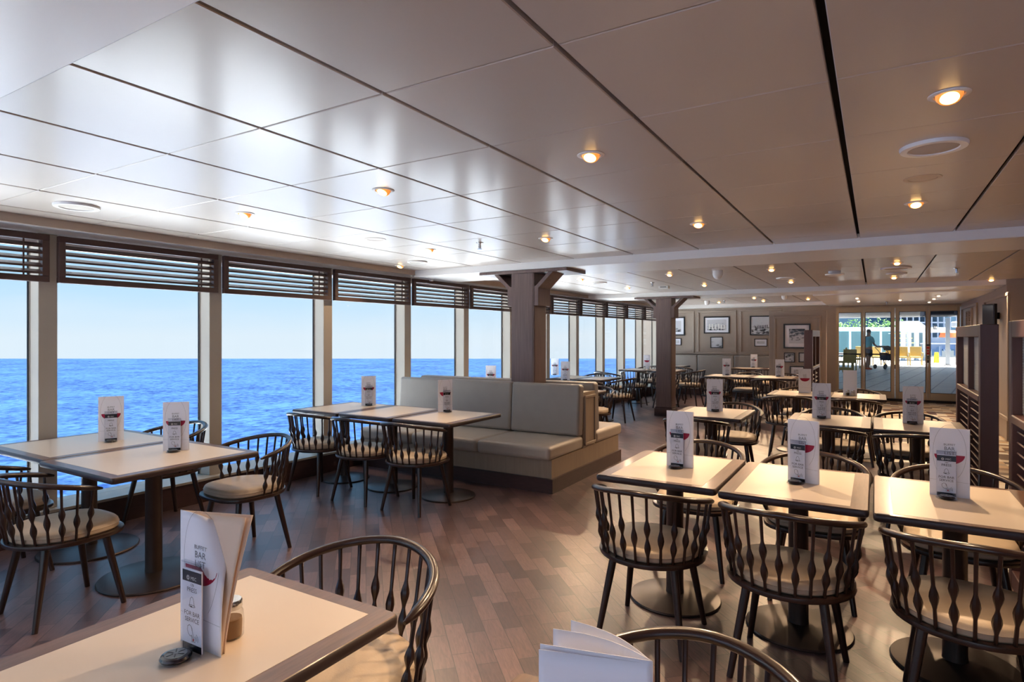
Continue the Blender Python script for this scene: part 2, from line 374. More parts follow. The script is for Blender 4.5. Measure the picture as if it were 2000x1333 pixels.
# ------------------------------------------------------------------ back wall panels and pictures
YB = 16.4
def mould_y(y, px0, px1, pyt, pyb, nm, w=0.05):
    a = aty(px0, pyt, y); c = aty(px1, pyt, y); x0, x1, z1 = a.x, c.x, a.z; z0 = aty((px0 + px1) / 2, pyb, y).z
    b = MB()
    for (xa, xb, za, zb) in ((x0, x1, z1 - w, z1), (x0, x1, z0, z0 + w), (x0, x0 + w, z0 + w, z1 - w), (x1 - w, x1, z0 + w, z1 - w)): b.box(xa, xb, y - 0.03, y, za, zb)
    struct(b.build(nm, M_taupe, bevel=0.01))
mould_y(YB, 1288, 1356.5, 609, 691.5, 'trim_10'); mould_y(YB, 1362, 1439, 607.5, 692, 'trim_10'); mould_y(YB, 1445, 1528, 605, 692, 'trim_10')
b = MB(); b.box(-5.0, -1.2, YB - .05, YB, 1.02, 1.05); struct(b.build('trim_11', M_taupe))
def pic_mat(kind):
    m = bpy.data.materials.new('photo_print_' + kind); m.use_nodes = True; nt = m.node_tree; b = nt.nodes['Principled BSDF']; b.inputs['Roughness'].default_value = 0.25
    tc = nt.nodes.new('ShaderNodeTexCoord'); sp = nt.nodes.new('ShaderNodeSeparateXYZ'); nt.links.new(tc.outputs['Object'], sp.inputs[0])
    n = nt.nodes.new('ShaderNodeTexNoise'); n.inputs['Scale'].default_value = {'beach': 9, 'rocks': 13, 'cliff': 7, 'crowd': 16}[kind]; n.inputs['Detail'].default_value = 6
    mp = nt.nodes.new('ShaderNodeMapping'); mp.inputs['Scale'].default_value = (1, 1, 2.2); nt.links.new(tc.outputs['Object'], mp.inputs[0]); nt.links.new(mp.outputs[0], n.inputs['Vector'])
    mr = nt.nodes.new('ShaderNodeMapRange'); mr.inputs[1].default_value = -0.25; mr.inputs[2].default_value = 0.25
    mr.inputs[3].default_value = 0.35 if kind != 'rocks' else 0.75; mr.inputs[4].default_value = 0.75 if kind != 'rocks' else 0.15
    nt.links.new(sp.outputs['Z'], mr.inputs[0])
    ad = nt.nodes.new('ShaderNodeMath'); ad.operation = 'ADD'; nt.links.new(mr.outputs[0], ad.inputs[0]); nt.links.new(n.outputs['Fac'], ad.inputs[1])
    rp = nt.nodes.new('ShaderNodeValToRGB'); rp.color_ramp.elements[0].position = 0.82; rp.color_ramp.elements[1].position = 1.25 if False else 1.0
    rp.color_ramp.elements[0].color = srgb((28, 28, 34)); rp.color_ramp.elements[1].color = srgb((206, 206, 210))
    nt.links.new(ad.outputs[0], rp.inputs[0]); nt.links.new(rp.outputs[0], b.inputs['Base Color'])
    return m
PM = {k: pic_mat(k) for k in ('beach', 'rocks', 'cliff', 'crowd')}
def picture(y, px0, px1, py0, py1, kind, label, mount=0.3, extra=None):
    a = aty(px0, py0, y); c = aty(px1, py1, y)
    w = (c.x - a.x) / 2; h = (a.z - aty(px0, py1, y).z) / 2; cx = (a.x + c.x) / 2; cz = a.z - h
    t = thing('picture_frame', label, 'picture', (cx, y, cz), 0, 'framed black and white photographs')
    f = 0.03 if w > .2 else 0.018
    b = MB(); b.box(-w, w, -.03, 0, h - f, h); b.box(-w, w, -.03, 0, -h, -h + f); b.box(-w, -w + f, -.03, 0, -h + f, h - f); b.box(w - f, w, -.03, 0, -h + f, h - f); b.build('frame', M_black, t)
    b = MB(); b.box(-w + f, w - f, -.014, -.002, -h + f, h - f); b.build('mount', M_paper, t)
    mw = f + mount * min(w, h); iw, ih = w - mw, h - mw
    b = MB(); b.box(-iw, iw, -.017, -.014, -ih, ih); p = b.build('print', PM[kind], t)
    if extra:
        b = MB()
        for (fx, fz, sw, sh) in extra: b.box(fx * iw - sw * iw, fx * iw + sw * iw, -.019, -.017, fz * ih - sh * ih, fz * ih + sh * ih)
        b.build('print_figures', M_printdk if kind != 'crowd' else M_white, p)
picture(YB, 1302, 1338, 620, 656, 'cliff', 'framed photograph partly hidden by the far column, upper one', .3)
picture(YB, 1312, 1331, 661, 675, 'beach', 'small framed photograph partly hidden by the far column, lower one', .4)
picture(YB, 1375, 1425.5, 619, 652, 'crowd', 'large framed photograph of white deckchairs in the middle wall panel', .25, [(-.75, -.3, .07, .5), (-.45, -.3, .07, .5), (-.1, -.35, .07, .45), (.2, -.3, .07, .5), (.5, -.35, .07, .4), (.78, -.35, .07, .35)])
picture(YB, 1388, 1412, 658.5, 680, 'cliff', 'small square framed photograph below the deckchair photograph', .05)
picture(YB, 1465, 1512, 617.5, 655.5, 'beach', 'large framed photograph of figures wading on a beach, part hidden by the stub wall', .04, [(-.6 + .16 * k, -.25 + .02 * k, .035, .2) for k in range(8)])
picture(YB, 1473.5, 1499, 662, 677, 'beach', 'small landscape framed photograph right of the middle wall panel, below the wading figures', .5)
# stub wall with pictures
YS = 13.9
a = aty(1502, 609, YS); c = aty(1614, 609, YS)
b = MB(); b.box(a.x, c.x, YS, YS + 0.14, 0, a.z); struct(b.build('wall_partition', M_taupe, bevel=0.01))
mould_y(YS, 1511, 1604, 618, 770, 'trim_12')
picture(YS, 1530.5, 1583.5, 633, 681, 'rocks', 'large framed photograph of rocks by the sea on the stub wall', .3)
picture(YS, 1531.5, 1552.5, 689, 708, 'rocks', 'small framed rock photograph on the stub wall, left of its pair', .05)
picture(YS, 1560, 1581, 689, 708, 'cliff', 'small framed photograph on the stub wall beside the dark louvered screen', .05)
picture(YS, 1543, 1571, 715.5, 737, 'crowd', 'small white-mounted photograph lowest on the stub wall', .45)
# ------------------------------------------------------------------ glass doors
M_doorglass = glass_mat('door_glass', (0.85, 0.85, 0.85, 1), fac=0.5)
xs = [-0.74, -0.01 - .17, 0.36, 0.99, 1.60]
pxs = [(1636.5, 1682), (1690, 1740), (1756, 1808), (1817, 1870)]
zt = 2.15; leaves = [(1634, 1687), (1687, 1747.5), (1748.5, 1812), (1812, 1875)]
for i, (l, g) in enumerate(zip(leaves, pxs)):
    x0, x1 = aty(l[0], 650, YB).x, aty(l[1], 650, YB).x; g0, g1 = aty(g[0], 650, YB).x, aty(g[1], 650, YB).x
    t = bpy.data.objects.new('door_%d' % (i + 1), None); COL.objects.link(t); t.location = ((x0 + x1) / 2, YB, 0); struct(t)
    cx = (x0 + x1) / 2; b = MB(); A, B, G0, G1 = x0 - cx + .002, x1 - cx - .002, g0 - cx, g1 - cx
    b.box(A, G0, -.03, .03, .06, zt); b.box(G1, B, -.03, .03, .06, zt); b.box(G0, G1, -.03, .03, zt - .09, zt); b.box(G0, G1, -.03, .03, .06, .22); b.build('door_frame', M_tan, t, bevel=.004)
    b = MB(); b.box(G0, G1, -.004, .004, .22, zt - .09); b.build('glass', M_doorglass, t, smooth=False)
    b = MB(); b.box(G0, G0 + .008, -.033, .005, .22, zt - .09); b.box(G1 - .008, G1, -.033, .005, .22, zt - .09); b.box(G0, G1, -.033, .005, zt - .098, zt - .09); b.box(G0, G1, -.033, .005, .22, .228); b.build('gasket', M_gasket, t)
    if i < 2:
        b = MB(); b.box(G0, G1, .03, .05, 1.06, 1.09); b.build('push_bar', M_printdk, t)
b = MB(); b.box(-0.80, 1.64, YB - .02, YB + .06, 0.0, 0.06); struct(b.build('trim_13', M_gasket))
b = MB(); b.box(-.80, -.74, YB - .05, YB + .06, 0, 2.19); b.box(-.74, 1.62, YB - .03, YB + .06, 2.15, 2.19); struct(b.build('trim_14', M_tan))
# stickers on the door stile
t = thing('door_sticker_strip', 'column of red warning stickers and lock on the right door stile', 'sign', (aty(1812.5, 670, YB).x, YB - .034, 1.08))
for (dz, mm, w, h) in ((.22, M_black, .03, .02), (.16, M_redb, .028, .024), (.09, M_redb, .024, .02), (.03, M_redb, .028, .022), (-.06, M_print, .024, .045), (-.15, M_black, .016, .03)):
    b = MB(); b.box(-w, w, -.004, 0, 1.0 * dz - h, dz + h); b.build('sticker' if dz > -.1 else 'lock', mm, t)
# ------------------------------------------------------------------ columns
def column(x, y, label):
    t = thing('wooden_column', label, 'column', (x, y, 0))
    w = .145
    b = MB(); b.box(-w, w, -w, w, .16, SH); b.box(-w - .004, w + .004, -w + .012, w - .012, .16, SH); b.box(-w + .012, w - .012, -w - .004, w + .004, .16, SH); b.build('shaft', M_panelwood, t, bevel=.002)
    b = MB(); b.box(-w - .025, w + .025, -w - .025, w + .025, 0, .14)
    b.box(-w - .012, w + .012, -w - .012, w + .012, .14, .17); b.build('plinth', M_plinth, t, bevel=.004)
    b = MB(); b.box(-.56, .57, -w - .04, w + .16, SH, BE - .002); b.build('cap_plate', M_panelwood, t, bevel=.004)
    for s in (-1, 1):
        b = MB(); pr = [(w, 1.84), (w + .055, 1.84), (w + .055, 2.035), (w + .235, SH), (w + .175, SH), (w + .02, 2.06), (w, 2.06)]
        r = [(s * px_, -w + .004, z) for px_, z in pr]; r2 = [(s * px_, w - .004, z) for px_, z in pr]
        b.loft([r, r2]); b.build('bracket', M_panelwood, t, bevel=.003)
column(-3.385, 5.975, 'square dark wood column rising behind the grey banquette, nearer one')
column(-3.395, 11.265, 'square dark wood column standing free on the floor, farther one')
# ------------------------------------------------------------------ louvered screens
def screen(x, y0, y1, label, side=-1):
    H = 1.592; L = y1 - y0; t = thing('louvered_screen', label, 'screen', (x, (y0 + y1) / 2, 0), 0, 'louvered wooden dividers'); w = .0575
    b = MB(); st = .09
    b.box(-w, w, -L / 2, -L / 2 + st, 0, H); b.box(-w, w, L / 2 - st, L / 2, 0, H); b.box(-w, w, -L / 2 + st, L / 2 - st, H - .1, H); b.box(-w, w, -L / 2 + st, L / 2 - st, 0, .1)
    b.build('frame', M_screen, t, bevel=.005)
    b = MB(); b.box(-w * .8, w * .8, -.025, .025, .1, H - .1); b.build('mullion', M_screen, t, bevel=.003)
    b = MB(); b.box(-w - .004, w + .004, -L / 2 + st, L / 2 - st, .98, 1.03); b.build('rail', M_screen, t, bevel=.008)
    b = MB()
    for (ya, yb) in ((-L / 2 + st, -.025), (.025, L / 2 - st)):
        for k in range(28): b.box(-.006, .006, ya, yb, 1.04 + k * .0162, 1.053 + k * .0162)
        b.box(-.003, .003, ya, yb, 1.03, H - .1)
    b.build('reeded_pane', M_blind, t)
    b = MB()
    for (ya, yb) in ((-L / 2 + st, -.025), (.025, L / 2 - st)):
        for k in range(13): b.box(-.04, .04, ya, yb, -.004, .004, Matrix.Translation((0, 0, .15 + k * .063)) @ Matrix.Rotation(math.radians(38), 4, 'Y'))
    b.build('slats', M_screen, t)
screen(.757, 5.87, 7.5, 'dark louvered wooden screen with frosted panes at right, behind the middle row of tables')
screen(.757, 2.9, 4.71, 'dark louvered wooden screen cut off by the right edge of the photo')
screen(-.855, 10.0, 11.4, 'narrow-looking dark louvered screen in front of the stub wall')

# ------------------------------------------------------------------ chair
def ringpt(phi, s=1.0, z=0.0):
    """phi=0 at the back (-y); round back, squarer front"""
    x, y = math.sin(phi), -math.cos(phi)
    if y <= 0: r = .25
    else:
        n = 3.0; r = .25 / ((abs(x) ** n + abs(y) ** n) ** (1 / n)) * .98
    return Vector((x * r * s, y * r * s, z))
def make_chair():
    t = thing('spindle_back_chair', 'x', 'chair')
    N = 40; ph = [2 * PI * k / N for k in range(N)]
    b = MB(); b.loft([[ringpt(p, s, z) for p in ph] for s, z in ((1.0, .400), (1.055, .406), (1.065, .415), (1.055, .425), (1.0, .428))]); b.build('seat_frame', M_chair, t)
    b = MB(); b.loft([[ringpt(p, s, z) for p in ph] for s, z in ((.93, .428), (.965, .436), (.965, .452), (.975, .455), (.965, .458), (.955, .468), (.92, .478), (.8, .484), (.5, .487), (.1, .488))]); b.build('seat_cushion', M_seat, t)
    # rail
    K = 33; th = [math.radians(-103 + 206 * k / (K - 1)) for k in range(K)]
    def rail(a):
        f = abs(a) / math.radians(103)
        return Vector((.287 * math.sin(a), -.30 * math.cos(a), .768 - .085 * f ** 1.6))
    pts = [rail(a) for a in th]; rr = [.0175] * K; rz = [.0145] * K
    for e, k in ((.4, 0), (.4, K - 1), (.85, 1), (.85, K - 2)): rr[k] *= e; rz[k] *= e
    b = MB(); b.tube(pts, rr, 12, ry=rz); b.build('top_rail', M_chair, t)
    for k in range(15):
        a = math.radians(-94 + 188 * k / 14)
        lo = ringpt(a, .99, .424); hi = rail(a) - Vector((0, 0, .008))
        prof = [(0, .0068), (.08, .0068)]
        def bead(c, R, h): return [(c - h, .0066), (c - h * .75, .009), (c - h * .35, R * .86), (c, R), (c + h * .35, R * .86), (c + h * .75, .009), (c + h, .0066)]
        if k % 2 == 0: prof = [(0, .0068)] + bead(.25, .0165, .13) + bead(.53, .0165, .13) + [(.8, .0068), (1, .0074)]
        else: prof = [(0, .0068), (.15, .0068)] + bead(.38, .0165, .14) + [(.7, .0068), (1, .0074)]
        b = MB(); b.tube([lo.lerp(hi, f) for f, r in prof], [r for f, r in prof], 8); b.build('spindle', M_chair, t)
    for sx in (-1, 1):
        for sy in (-1, 1):
            b = MB(); b.tube([(sx * .15, sy * .14, .405), (sx * .166, sy * .157, .3), (sx * .21, sy * .21, .0)], [.0195, .019, .0135], 12); b.build('leg', M_chair, t)
    return t
chair0 = make_chair(); used = [0]
def chair(x, y, deg, label, group=None):
    label = 'dark wooden armchair ' + label
    g = 'spindle-back armchairs'
    if not used[0]:
        used[0] = 1; chair0.location = (x, y, 0); chair0.rotation_euler.z = math.radians(deg); chair0['label'] = label; chair0['group'] = g
    else: dup(chair0, (x, y, 0), math.radians(deg), label, g)
# ------------------------------------------------------------------ tables
def table(x0, x1, y0, y1, label, bx=.072, by=.042, base=.25, plate=False, cols=1):
    cx, cy = (x0 + x1) / 2, (y0 + y1) / 2; w, h = (x1 - x0) / 2 - .003, (y1 - y0) / 2
    t = thing('dining_table', label, 'table', (cx, cy, 0), 0, 'pedestal dining tables')
    T = .75; b = MB(); P = lambda e: roundrect(-w + e, w - e, -h + e, h - e, .022 - e * .5)
    b.loft([[(x, y, z) for x, y in P(e)] for e, z in ((.012, T - .036), (.003, T - .031), (0, T - .022), (0, T - .008), (.004, T - .002))], cap1=True); b.build('table_edge', M_tabedge, t)
    b = MB(); b.loft([[(x, y, z) for x, y in P(e)] for e, z in ((.0035, T - .003), (.006, T))]); b.build('border', M_tabwood, t)
    b = MB(); b.box(-w + bx, w - bx, -h + by, h - by, T - .001, T + .0006); b.build('inlay', M_inlay, t, smooth=False)
    if plate:
        b = MB(); b.box(-w + .015, -w + .062, -h + .008, -h + .022, T - .001, T + .0015); b.build('number_plate', M_print, t)
    b = MB(); b.lathe([(.05, .03), (.048, .06), (.047, .66), (.06, .685), (.06, .70)], 24); b.build('pedestal', M_bronze, t)
    b = MB(); b.box(-.2, .2, -.03, .03, .70, .715); b.box(-.03, .03, -.2, .2, .70, .715); b.build('support_plate', M_bronze, t)
    b = MB(); b.lathe([(base, 0), (base + .003, .006), (base - .002, .013), (base * .8, .021), (base * .4, .032), (.055, .037)], 48); b.build('base', M_bronze, t)
    return t
# right-hand near row
table(-1.30, -.662, 3.02, 3.84, 'brown-edged dining table nearest the grey banquette in the right front row', plate=True)
table(-.655, -.018, 2.99, 3.81, 'brown-edged dining table in the middle of the right front row of three', plate=True)
table(-.010, .632, 2.96, 3.78, 'brown-edged dining table at the right end of the right front row', plate=True)
chair(-.97, 2.985, 0, 'back to viewer at the left table of the right front row')
chair(-.33, 2.96, -2, 'back to viewer at the middle table of the right front row')
chair(.315, 2.90, -3, 'back to viewer at the right table of the right front row')
chair(-1.0, 3.98, 180, 'facing the viewer behind the left table of the right front row')
chair(-.31, 3.90, 182, 'facing the viewer behind the middle table of the right front row')
chair(.37, 3.86, 182, 'facing the viewer behind the right table of the right front row')
# single table W
table(-1.71, -1.03, 5.68, 6.5, 'single brown-edged dining table between the banquette end and the middle row')
chair(-1.40, 5.60, 3, 'near side of the single table right of the banquette')
chair(-1.28, 6.57, 184, 'far side of the single table right of the banquette')
# row S
table(-.68, -.022, 5.67, 6.49, 'brown-edged dining table, left one of the middle row before the right louvered screen')
table(-.016, .64, 5.67, 6.49, 'brown-edged dining table, right one of the middle row, touching the louvered screen')
chair(-.35, 5.60, 0, 'near side of the middle row, left table')
chair(.28, 5.58, 2, 'near side of the middle row, right table')
chair(-.36, 6.60, 180, 'far side of the middle row, left table')
chair(.27, 6.60, 180, 'far side of the middle row, right table')
# row T
table(-1.2, -.54, 8.3, 9.08, 'brown-edged dining table of the third row, left one with a red-bowl menu')
table(-.535, .125, 8.3, 9.08, 'brown-edged dining table of the third row, right one with the blank menu card')
chair(-.93, 8.22, 5, 'near side of the third row, left table')
chair(-.22, 8.2, -2, 'near side of the third row, right table')
chair(-.88, 9.2, 180, 'far side of the third row, left table')
chair(-.2, 9.2, 180, 'far side of the third row, right table by the doors')
# row U
table(-2.76, -1.96, 11.5, 12.3, 'brown-edged dining table of the fourth row, left one nearer the far column')
table(-1.95, -1.17, 11.5, 12.3, 'brown-edged dining table of the fourth row, right one before the stub wall')
chair(-2.48, 11.35, 4, 'near side of the fourth row, left table')
chair(-1.55, 11.15, -4, 'near side of the fourth row, right table')
chair(-2.15, 12.5, 176, 'far side of the fourth row, left table')
chair(-1.45, 12.45, 180, 'far side of the fourth row, right table')
# row V
table(-2.92, -2.2, 14.68, 15.4, 'dining table at the wall bench, beside the stub wall, left one')
table(-2.19, -1.5, 14.68, 15.4, 'dining table at the wall bench, mostly hidden by the stub wall')
chair(-2.7, 14.5, 0, 'near side of the wall bench table, left of the pair')
chair(-2.02, 14.5, 0, 'near side of the wall bench table touching the stub wall')
# left window tables
table(-4.29, -3.425, 1.61, 2.5, 'wide pale dining table at left, right one of the pair by the windows', .06, .06, .30, True)
table(-5.19, -4.30, 1.64, 2.53, 'wide pale dining table at left, touching the windows', .06, .06, .30)
chair(-3.83, 1.555, 0, 'at lower left, nearest one with back to viewer')
chair(-4.72, 1.56, 0, 'at the left edge by the window, mostly cut off')
chair(-3.77, 2.63, 178, 'with lit beige seat behind the left tables, facing the viewer')
chair(-4.91, 2.70, 180, 'behind the left tables, closest to the window')
# middle tables at banquette
table(-5.12, -4.455, 4.1, 4.93, 'white-looking dining table at the banquette, leftmost by the window')
table(-4.45, -3.785, 4.1, 4.93, 'white-looking dining table at the banquette, centre of three')
table(-3.76, -3.09, 4.1, 4.93, 'dining table at the banquette with lit top, rightmost of three')
chair(-4.66, 4.07, 0, 'pushed to the banquette tables, leftmost of three')
chair(-4.03, 4.05, 0, 'pushed to the banquette tables, middle of three')
chair(-3.43, 4.06, 0, 'pushed to the banquette tables, rightmost of three')
# tables behind banquette
table(-5.05, -4.46, 7.0, 7.78, 'dining table behind the banquette next to the windows')
table(-4.45, -3.83, 7.0, 7.78, 'dining table behind the banquette and hidden by it, middle one')
table(-3.82, -3.17, 7.0, 7.78, 'dining table behind the banquette, right one peeking past its end')
chair(-4.2, 7.95, 180, 'facing the viewer behind the banquette, left one, mostly hidden')
chair(-3.42, 7.86, 186, 'with an orange-lit seat just past the end of the banquette')
table(-4.99, -4.475, 9.55, 10.4, 'pale dining table by the windows between the two columns, left one')
table(-4.465, -3.95, 9.55, 10.4, 'pale dining table by the windows between the two columns, right one')
chair(-4.18, 9.36, 0, 'near side of the window tables between columns, right one')
chair(-4.80, 9.36, 0, 'near side of the window tables between columns, left one')
chair(-4.55, 10.6, 180, 'far side of the window tables between the columns')
chair(-3.87, 10.05, 88, 'at the aisle end of the window tables between columns')
table(-4.91, -4.26, 12.7, 13.5, 'pale dining table left of the far column, window side')
table(-4.25, -3.6, 12.7, 13.5, 'pale dining table left of the far column, column side')
chair(-4.42, 12.42, 2, 'with its back to the viewer left of the far column')
chair(-4.72, 11.7, -25, 'turned towards the windows beyond the tables between the columns')
chair(-3.42, 13.15, 84, 'right of the far column, facing left')
chair(-4.60, 13.8, 180, 'far side of the table left of the far column, window side')
chair(-4.02, 13.8, 180, 'far side of the table left of the far column, column side')
chair(-3.75, 12.45, 0, 'directly behind the far column with its back to the viewer')
table(-4.83, -4.03, 14.78, 15.5, 'pale dining table at the wall bench beyond the far column')
chair(-4.62, 14.5, 0, 'at the bench table beyond the far column, left one')
chair(-4.02, 14.5, 0, 'at the bench table beyond the far column, right one')
# foreground tables
table(-1.745, -1.095, .40, 1.235, 'large foreground dining table at the bottom left holding the open menu', .07, .05)
chair(-1.43, 1.33, 188, 'in the foreground at the bottom left table')
table(-.685, -.03, .36, 1.165, 'light wood table corner at the bottom centre under the fanned menu', .07, .05)
chair(-.345, 1.20, 178, 'at the bottom edge, only its curved top rail and spindles showing')

# ------------------------------------------------------------------ banquette
def cushion(parent, x0, x1, y0, y1, z0, z1, r, m, name, tilt=0):
    b = MB(); cx, cy = (x0 + x1) / 2, (y0 + y1) / 2
    b.box(x0, x1, y0, y1, z0, z1)
    o = b.build(name, m, parent)
    if tilt:
        o.location = (0, 0, 0)
        Mx = Matrix.Translation((0, cy, z0)) @ Matrix.Rotation(tilt, 4, 'X') @ Matrix.Translation((0, -cy, -z0)); o.data.transform(Mx)
    bv = o.modifiers.new('bevel', 'BEVEL'); bv.width = r; bv.segments = 4
    return o
t = thing('banquette_bench', 'double-sided grey leather banquette with dark plinth in the centre around the near column', 'bench', (-3.88, 5.97, 0))
X0, X1 = -1.215, 1.25
CX0, CX1 = .32, .67
def split(x0, x1, h, z0, z1, mid=.175):
    b = MB()
    if h > mid: b.box(x0, x1, -h, -mid, z0, z1); b.box(x0, x1, mid, h, z0, z1)
    m_ = min(h, mid); b.box(x0, CX0, -m_, m_, z0, z1); b.box(CX1, x1, -m_, m_, z0, z1); return b
b = split(X0, X1 + .015, .90, 0, .135); b.build('plinth', M_plinth, t)
b = split(X0, X1 - .01, .87, .135, .315); b.build('base', M_benchbody, t)
b = split(X0, X1 - .005, .16, .315, .905); b.build('divider_box', M_benchbody, t, bevel=.003)
b = MB(); w = .03
for (ya, yb, za, zb) in ((-.14, .14, .84, .87), (-.14, .14, .34, .37), (-.14, -.11, .37, .84), (.11, .14, .37, .84)): b.box(X1 - .005, X1 + .018, ya, yb, za, zb)
b.box(X1 - .005, X1 + .006, -.11, .11, .37, .84); b.build('end_panel', M_benchbody, t, bevel=.006)
xs = [X0, -.45, .42, X1]
for s in (-1, 1):
    for i in range(3):
        y0, y1 = sorted((s * .95, s * .17))
        cushion(t, xs[i] + .003, xs[i + 1] - .003 + (.01 if i == 2 else 0), y0, y1, .315, .45, .04, M_benchseat, 'seat_cushion')
        y0, y1 = sorted((s * .29, s * .165))
        cushion(t, xs[i] + .002, xs[i + 1] - .002, y0, y1, .45, .99, .03, M_backlea, 'back_cushion', tilt=-s * math.radians(4) * -1)
# wall bench
t = thing('wall_bench', 'long grey leather bench with dark plinth running along the pictured back wall', 'bench', (-3.1, 15.98, 0))
b = MB(); b.box(-1.9, 1.75, -.38, .4, 0, .15); b.build('plinth', M_plinth, t)
b = MB(); b.box(-1.9, 1.75, -.34, .4, .15, .32); b.build('base', M_benchbody, t)
xx = [-1.9, -.95, -.02, .9, 1.75]
for i in range(4):
    cushion(t, xx[i] + .003, xx[i + 1] - .003, -.42, .25, .32, .46, .03, M_benchseat, 'seat_cushion')
    cushion(t, xx[i] + .003, xx[i + 1] - .003, .24, .36, .46, 1.0, .03, M_backlea, 'back_cushion')

# ------------------------------------------------------------------ writing
def text_mesh(items, name):
    """items: (string, x, z, size) lying in the xz plane facing -y, merged to one mesh"""
    V, Fc = [], []
    for (s, x, z, size) in items:
        cu = bpy.data.curves.new('t', 'FONT'); cu.body = s; cu.size = size; cu.align_x = 'CENTER'; cu.resolution_u = 2
        ob = bpy.data.objects.new('t', cu); COL.objects.link(ob)
        dg = bpy.context.evaluated_depsgraph_get(); me = bpy.data.meshes.new_from_object(ob.evaluated_get(dg))
        o = len(V); V += [(v.co.x + x, 0, v.co.y + z) for v in me.vertices]; Fc += [tuple(i + o for i in p.vertices) for p in me.polygons]
        bpy.data.objects.remove(ob); bpy.data.curves.remove(cu); bpy.data.meshes.remove(me)
    me = bpy.data.meshes.new(name); me.from_pydata(V, [], Fc); me.update(); return me
def stroke(b, pts, w, y=0.0):
    P = [Vector((p[0], y, p[1])) for p in pts]; L = []; R = []
    for i, p in enumerate(P):
        t_ = (P[min(i + 1, len(P) - 1)] - P[max(i - 1, 0)]).normalized(); n = Vector((-t_.z, 0, t_.x)) * w / 2
        L.append(p + n); R.append(p - n)
    n = len(P); b.add(L + R, [(i, i + 1, n + i + 1, n + i) for i in range(n - 1)])
def circ(cx, cz, rx, rz, a0=0, a1=360, n=24): return [(cx + rx * math.cos(math.radians(a0 + (a1 - a0) * k / n)), cz + rz * math.sin(math.radians(a0 + (a1 - a0) * k / n))) for k in range(n + 1)]
MW, MH = .152, .318
def put(me, name, m, parent, y=0.0, x=0.0, z=0.0):
    if not me.materials: me.materials.append(m)
    o = bpy.data.objects.new(name, me); COL.objects.link(o); o.parent = parent; o.location = (x, y, z); return o
me_title = text_mesh([('BUFFET', 0, .2375, .0135), ('BAR', 0, .2165, .0225), ('LIST', 0, .1945, .0225)], 'cover_title')
me_title_small = text_mesh([('BUFFET', 0, .262, .012), ('BAR', 0, .245, .018), ('LIST', 0, .228, .018)], 'cover_title')
me_label = text_mesh([('PRESS', 0, .1445, .0150), ('FOR BAR', 0, .0885, .0150), ('SERVICE', 0, .0735, .0150)], 'label_text')
me_brand = text_mesh([('MSC', .009, .1735, .0115)], 'brand_text')
def wine(b, cz=.205, r=.033):
    b.add([(0, 0, cz)] + [(p[0], 0, p[1]) for p in circ(0, cz, r * 1.35, r, 180, 360, 20)], [(0, i, i + 1) for i in range(1, 21)])
def mesh_of(fn, m, name):
    b = MB(); fn(b); me = bpy.data.meshes.new(name); me.from_pydata(b.v, [], b.f); me.update(); me.materials.append(m); return me
me_bowl = mesh_of(lambda b: wine(b, .195, .043), M_red, 'bowl')
me_bowl2 = mesh_of(lambda b: wine(b, .195, .034), M_red, 'bowl')
def outline(b):
    stroke(b, circ(0, .205, .063, .13, -60, 240, 40), .0007); stroke(b, [(-.076, .075), (.0, .073), (.076, .07)], .0006)
me_outline = mesh_of(outline, M_print, 'glass_outline')
def make_menu(kind='std', open_deg=5):
    t = thing('bar_menu', 'x', 'menu')
    b = MB(); w = MW / 2
    n = 8
    b.loft([[(-w, -.0008, 0), (w, -.0008, 0), (w, .0004, 0), (-w, .0004, 0)], [(-w, -.0008, MH), (w, -.0008, MH), (w, .0004, MH), (-w, .0004, MH)]])
    b.build('front_cover', M_paper, t, smooth=False)
    if kind != 'blank':
        put(me_outline, 'glass_outline', M_print, t, -.0012)
        put(me_title if kind == 'std' else me_title_small, 'cover_title', M_print, t, -.0012)
        put(me_bowl, 'wine_bowl_print', M_red, t, -.0014)
    for k, (dg, mm) in enumerate(((open_deg * .5, M_paper), (open_deg, M_paper))):
        M = Matrix.Translation((-w, .001, 0)) @ Matrix.Rotation(math.radians(dg), 4, 'Z') @ Matrix.Translation((w, 0, 0))
        b = MB(); b.box(-w, w + .001, 0, .001, 0, MH - .001 * k, M); b.build('inner_page' if k == 0 else 'back_cover', mm, t, smooth=False)
    return t
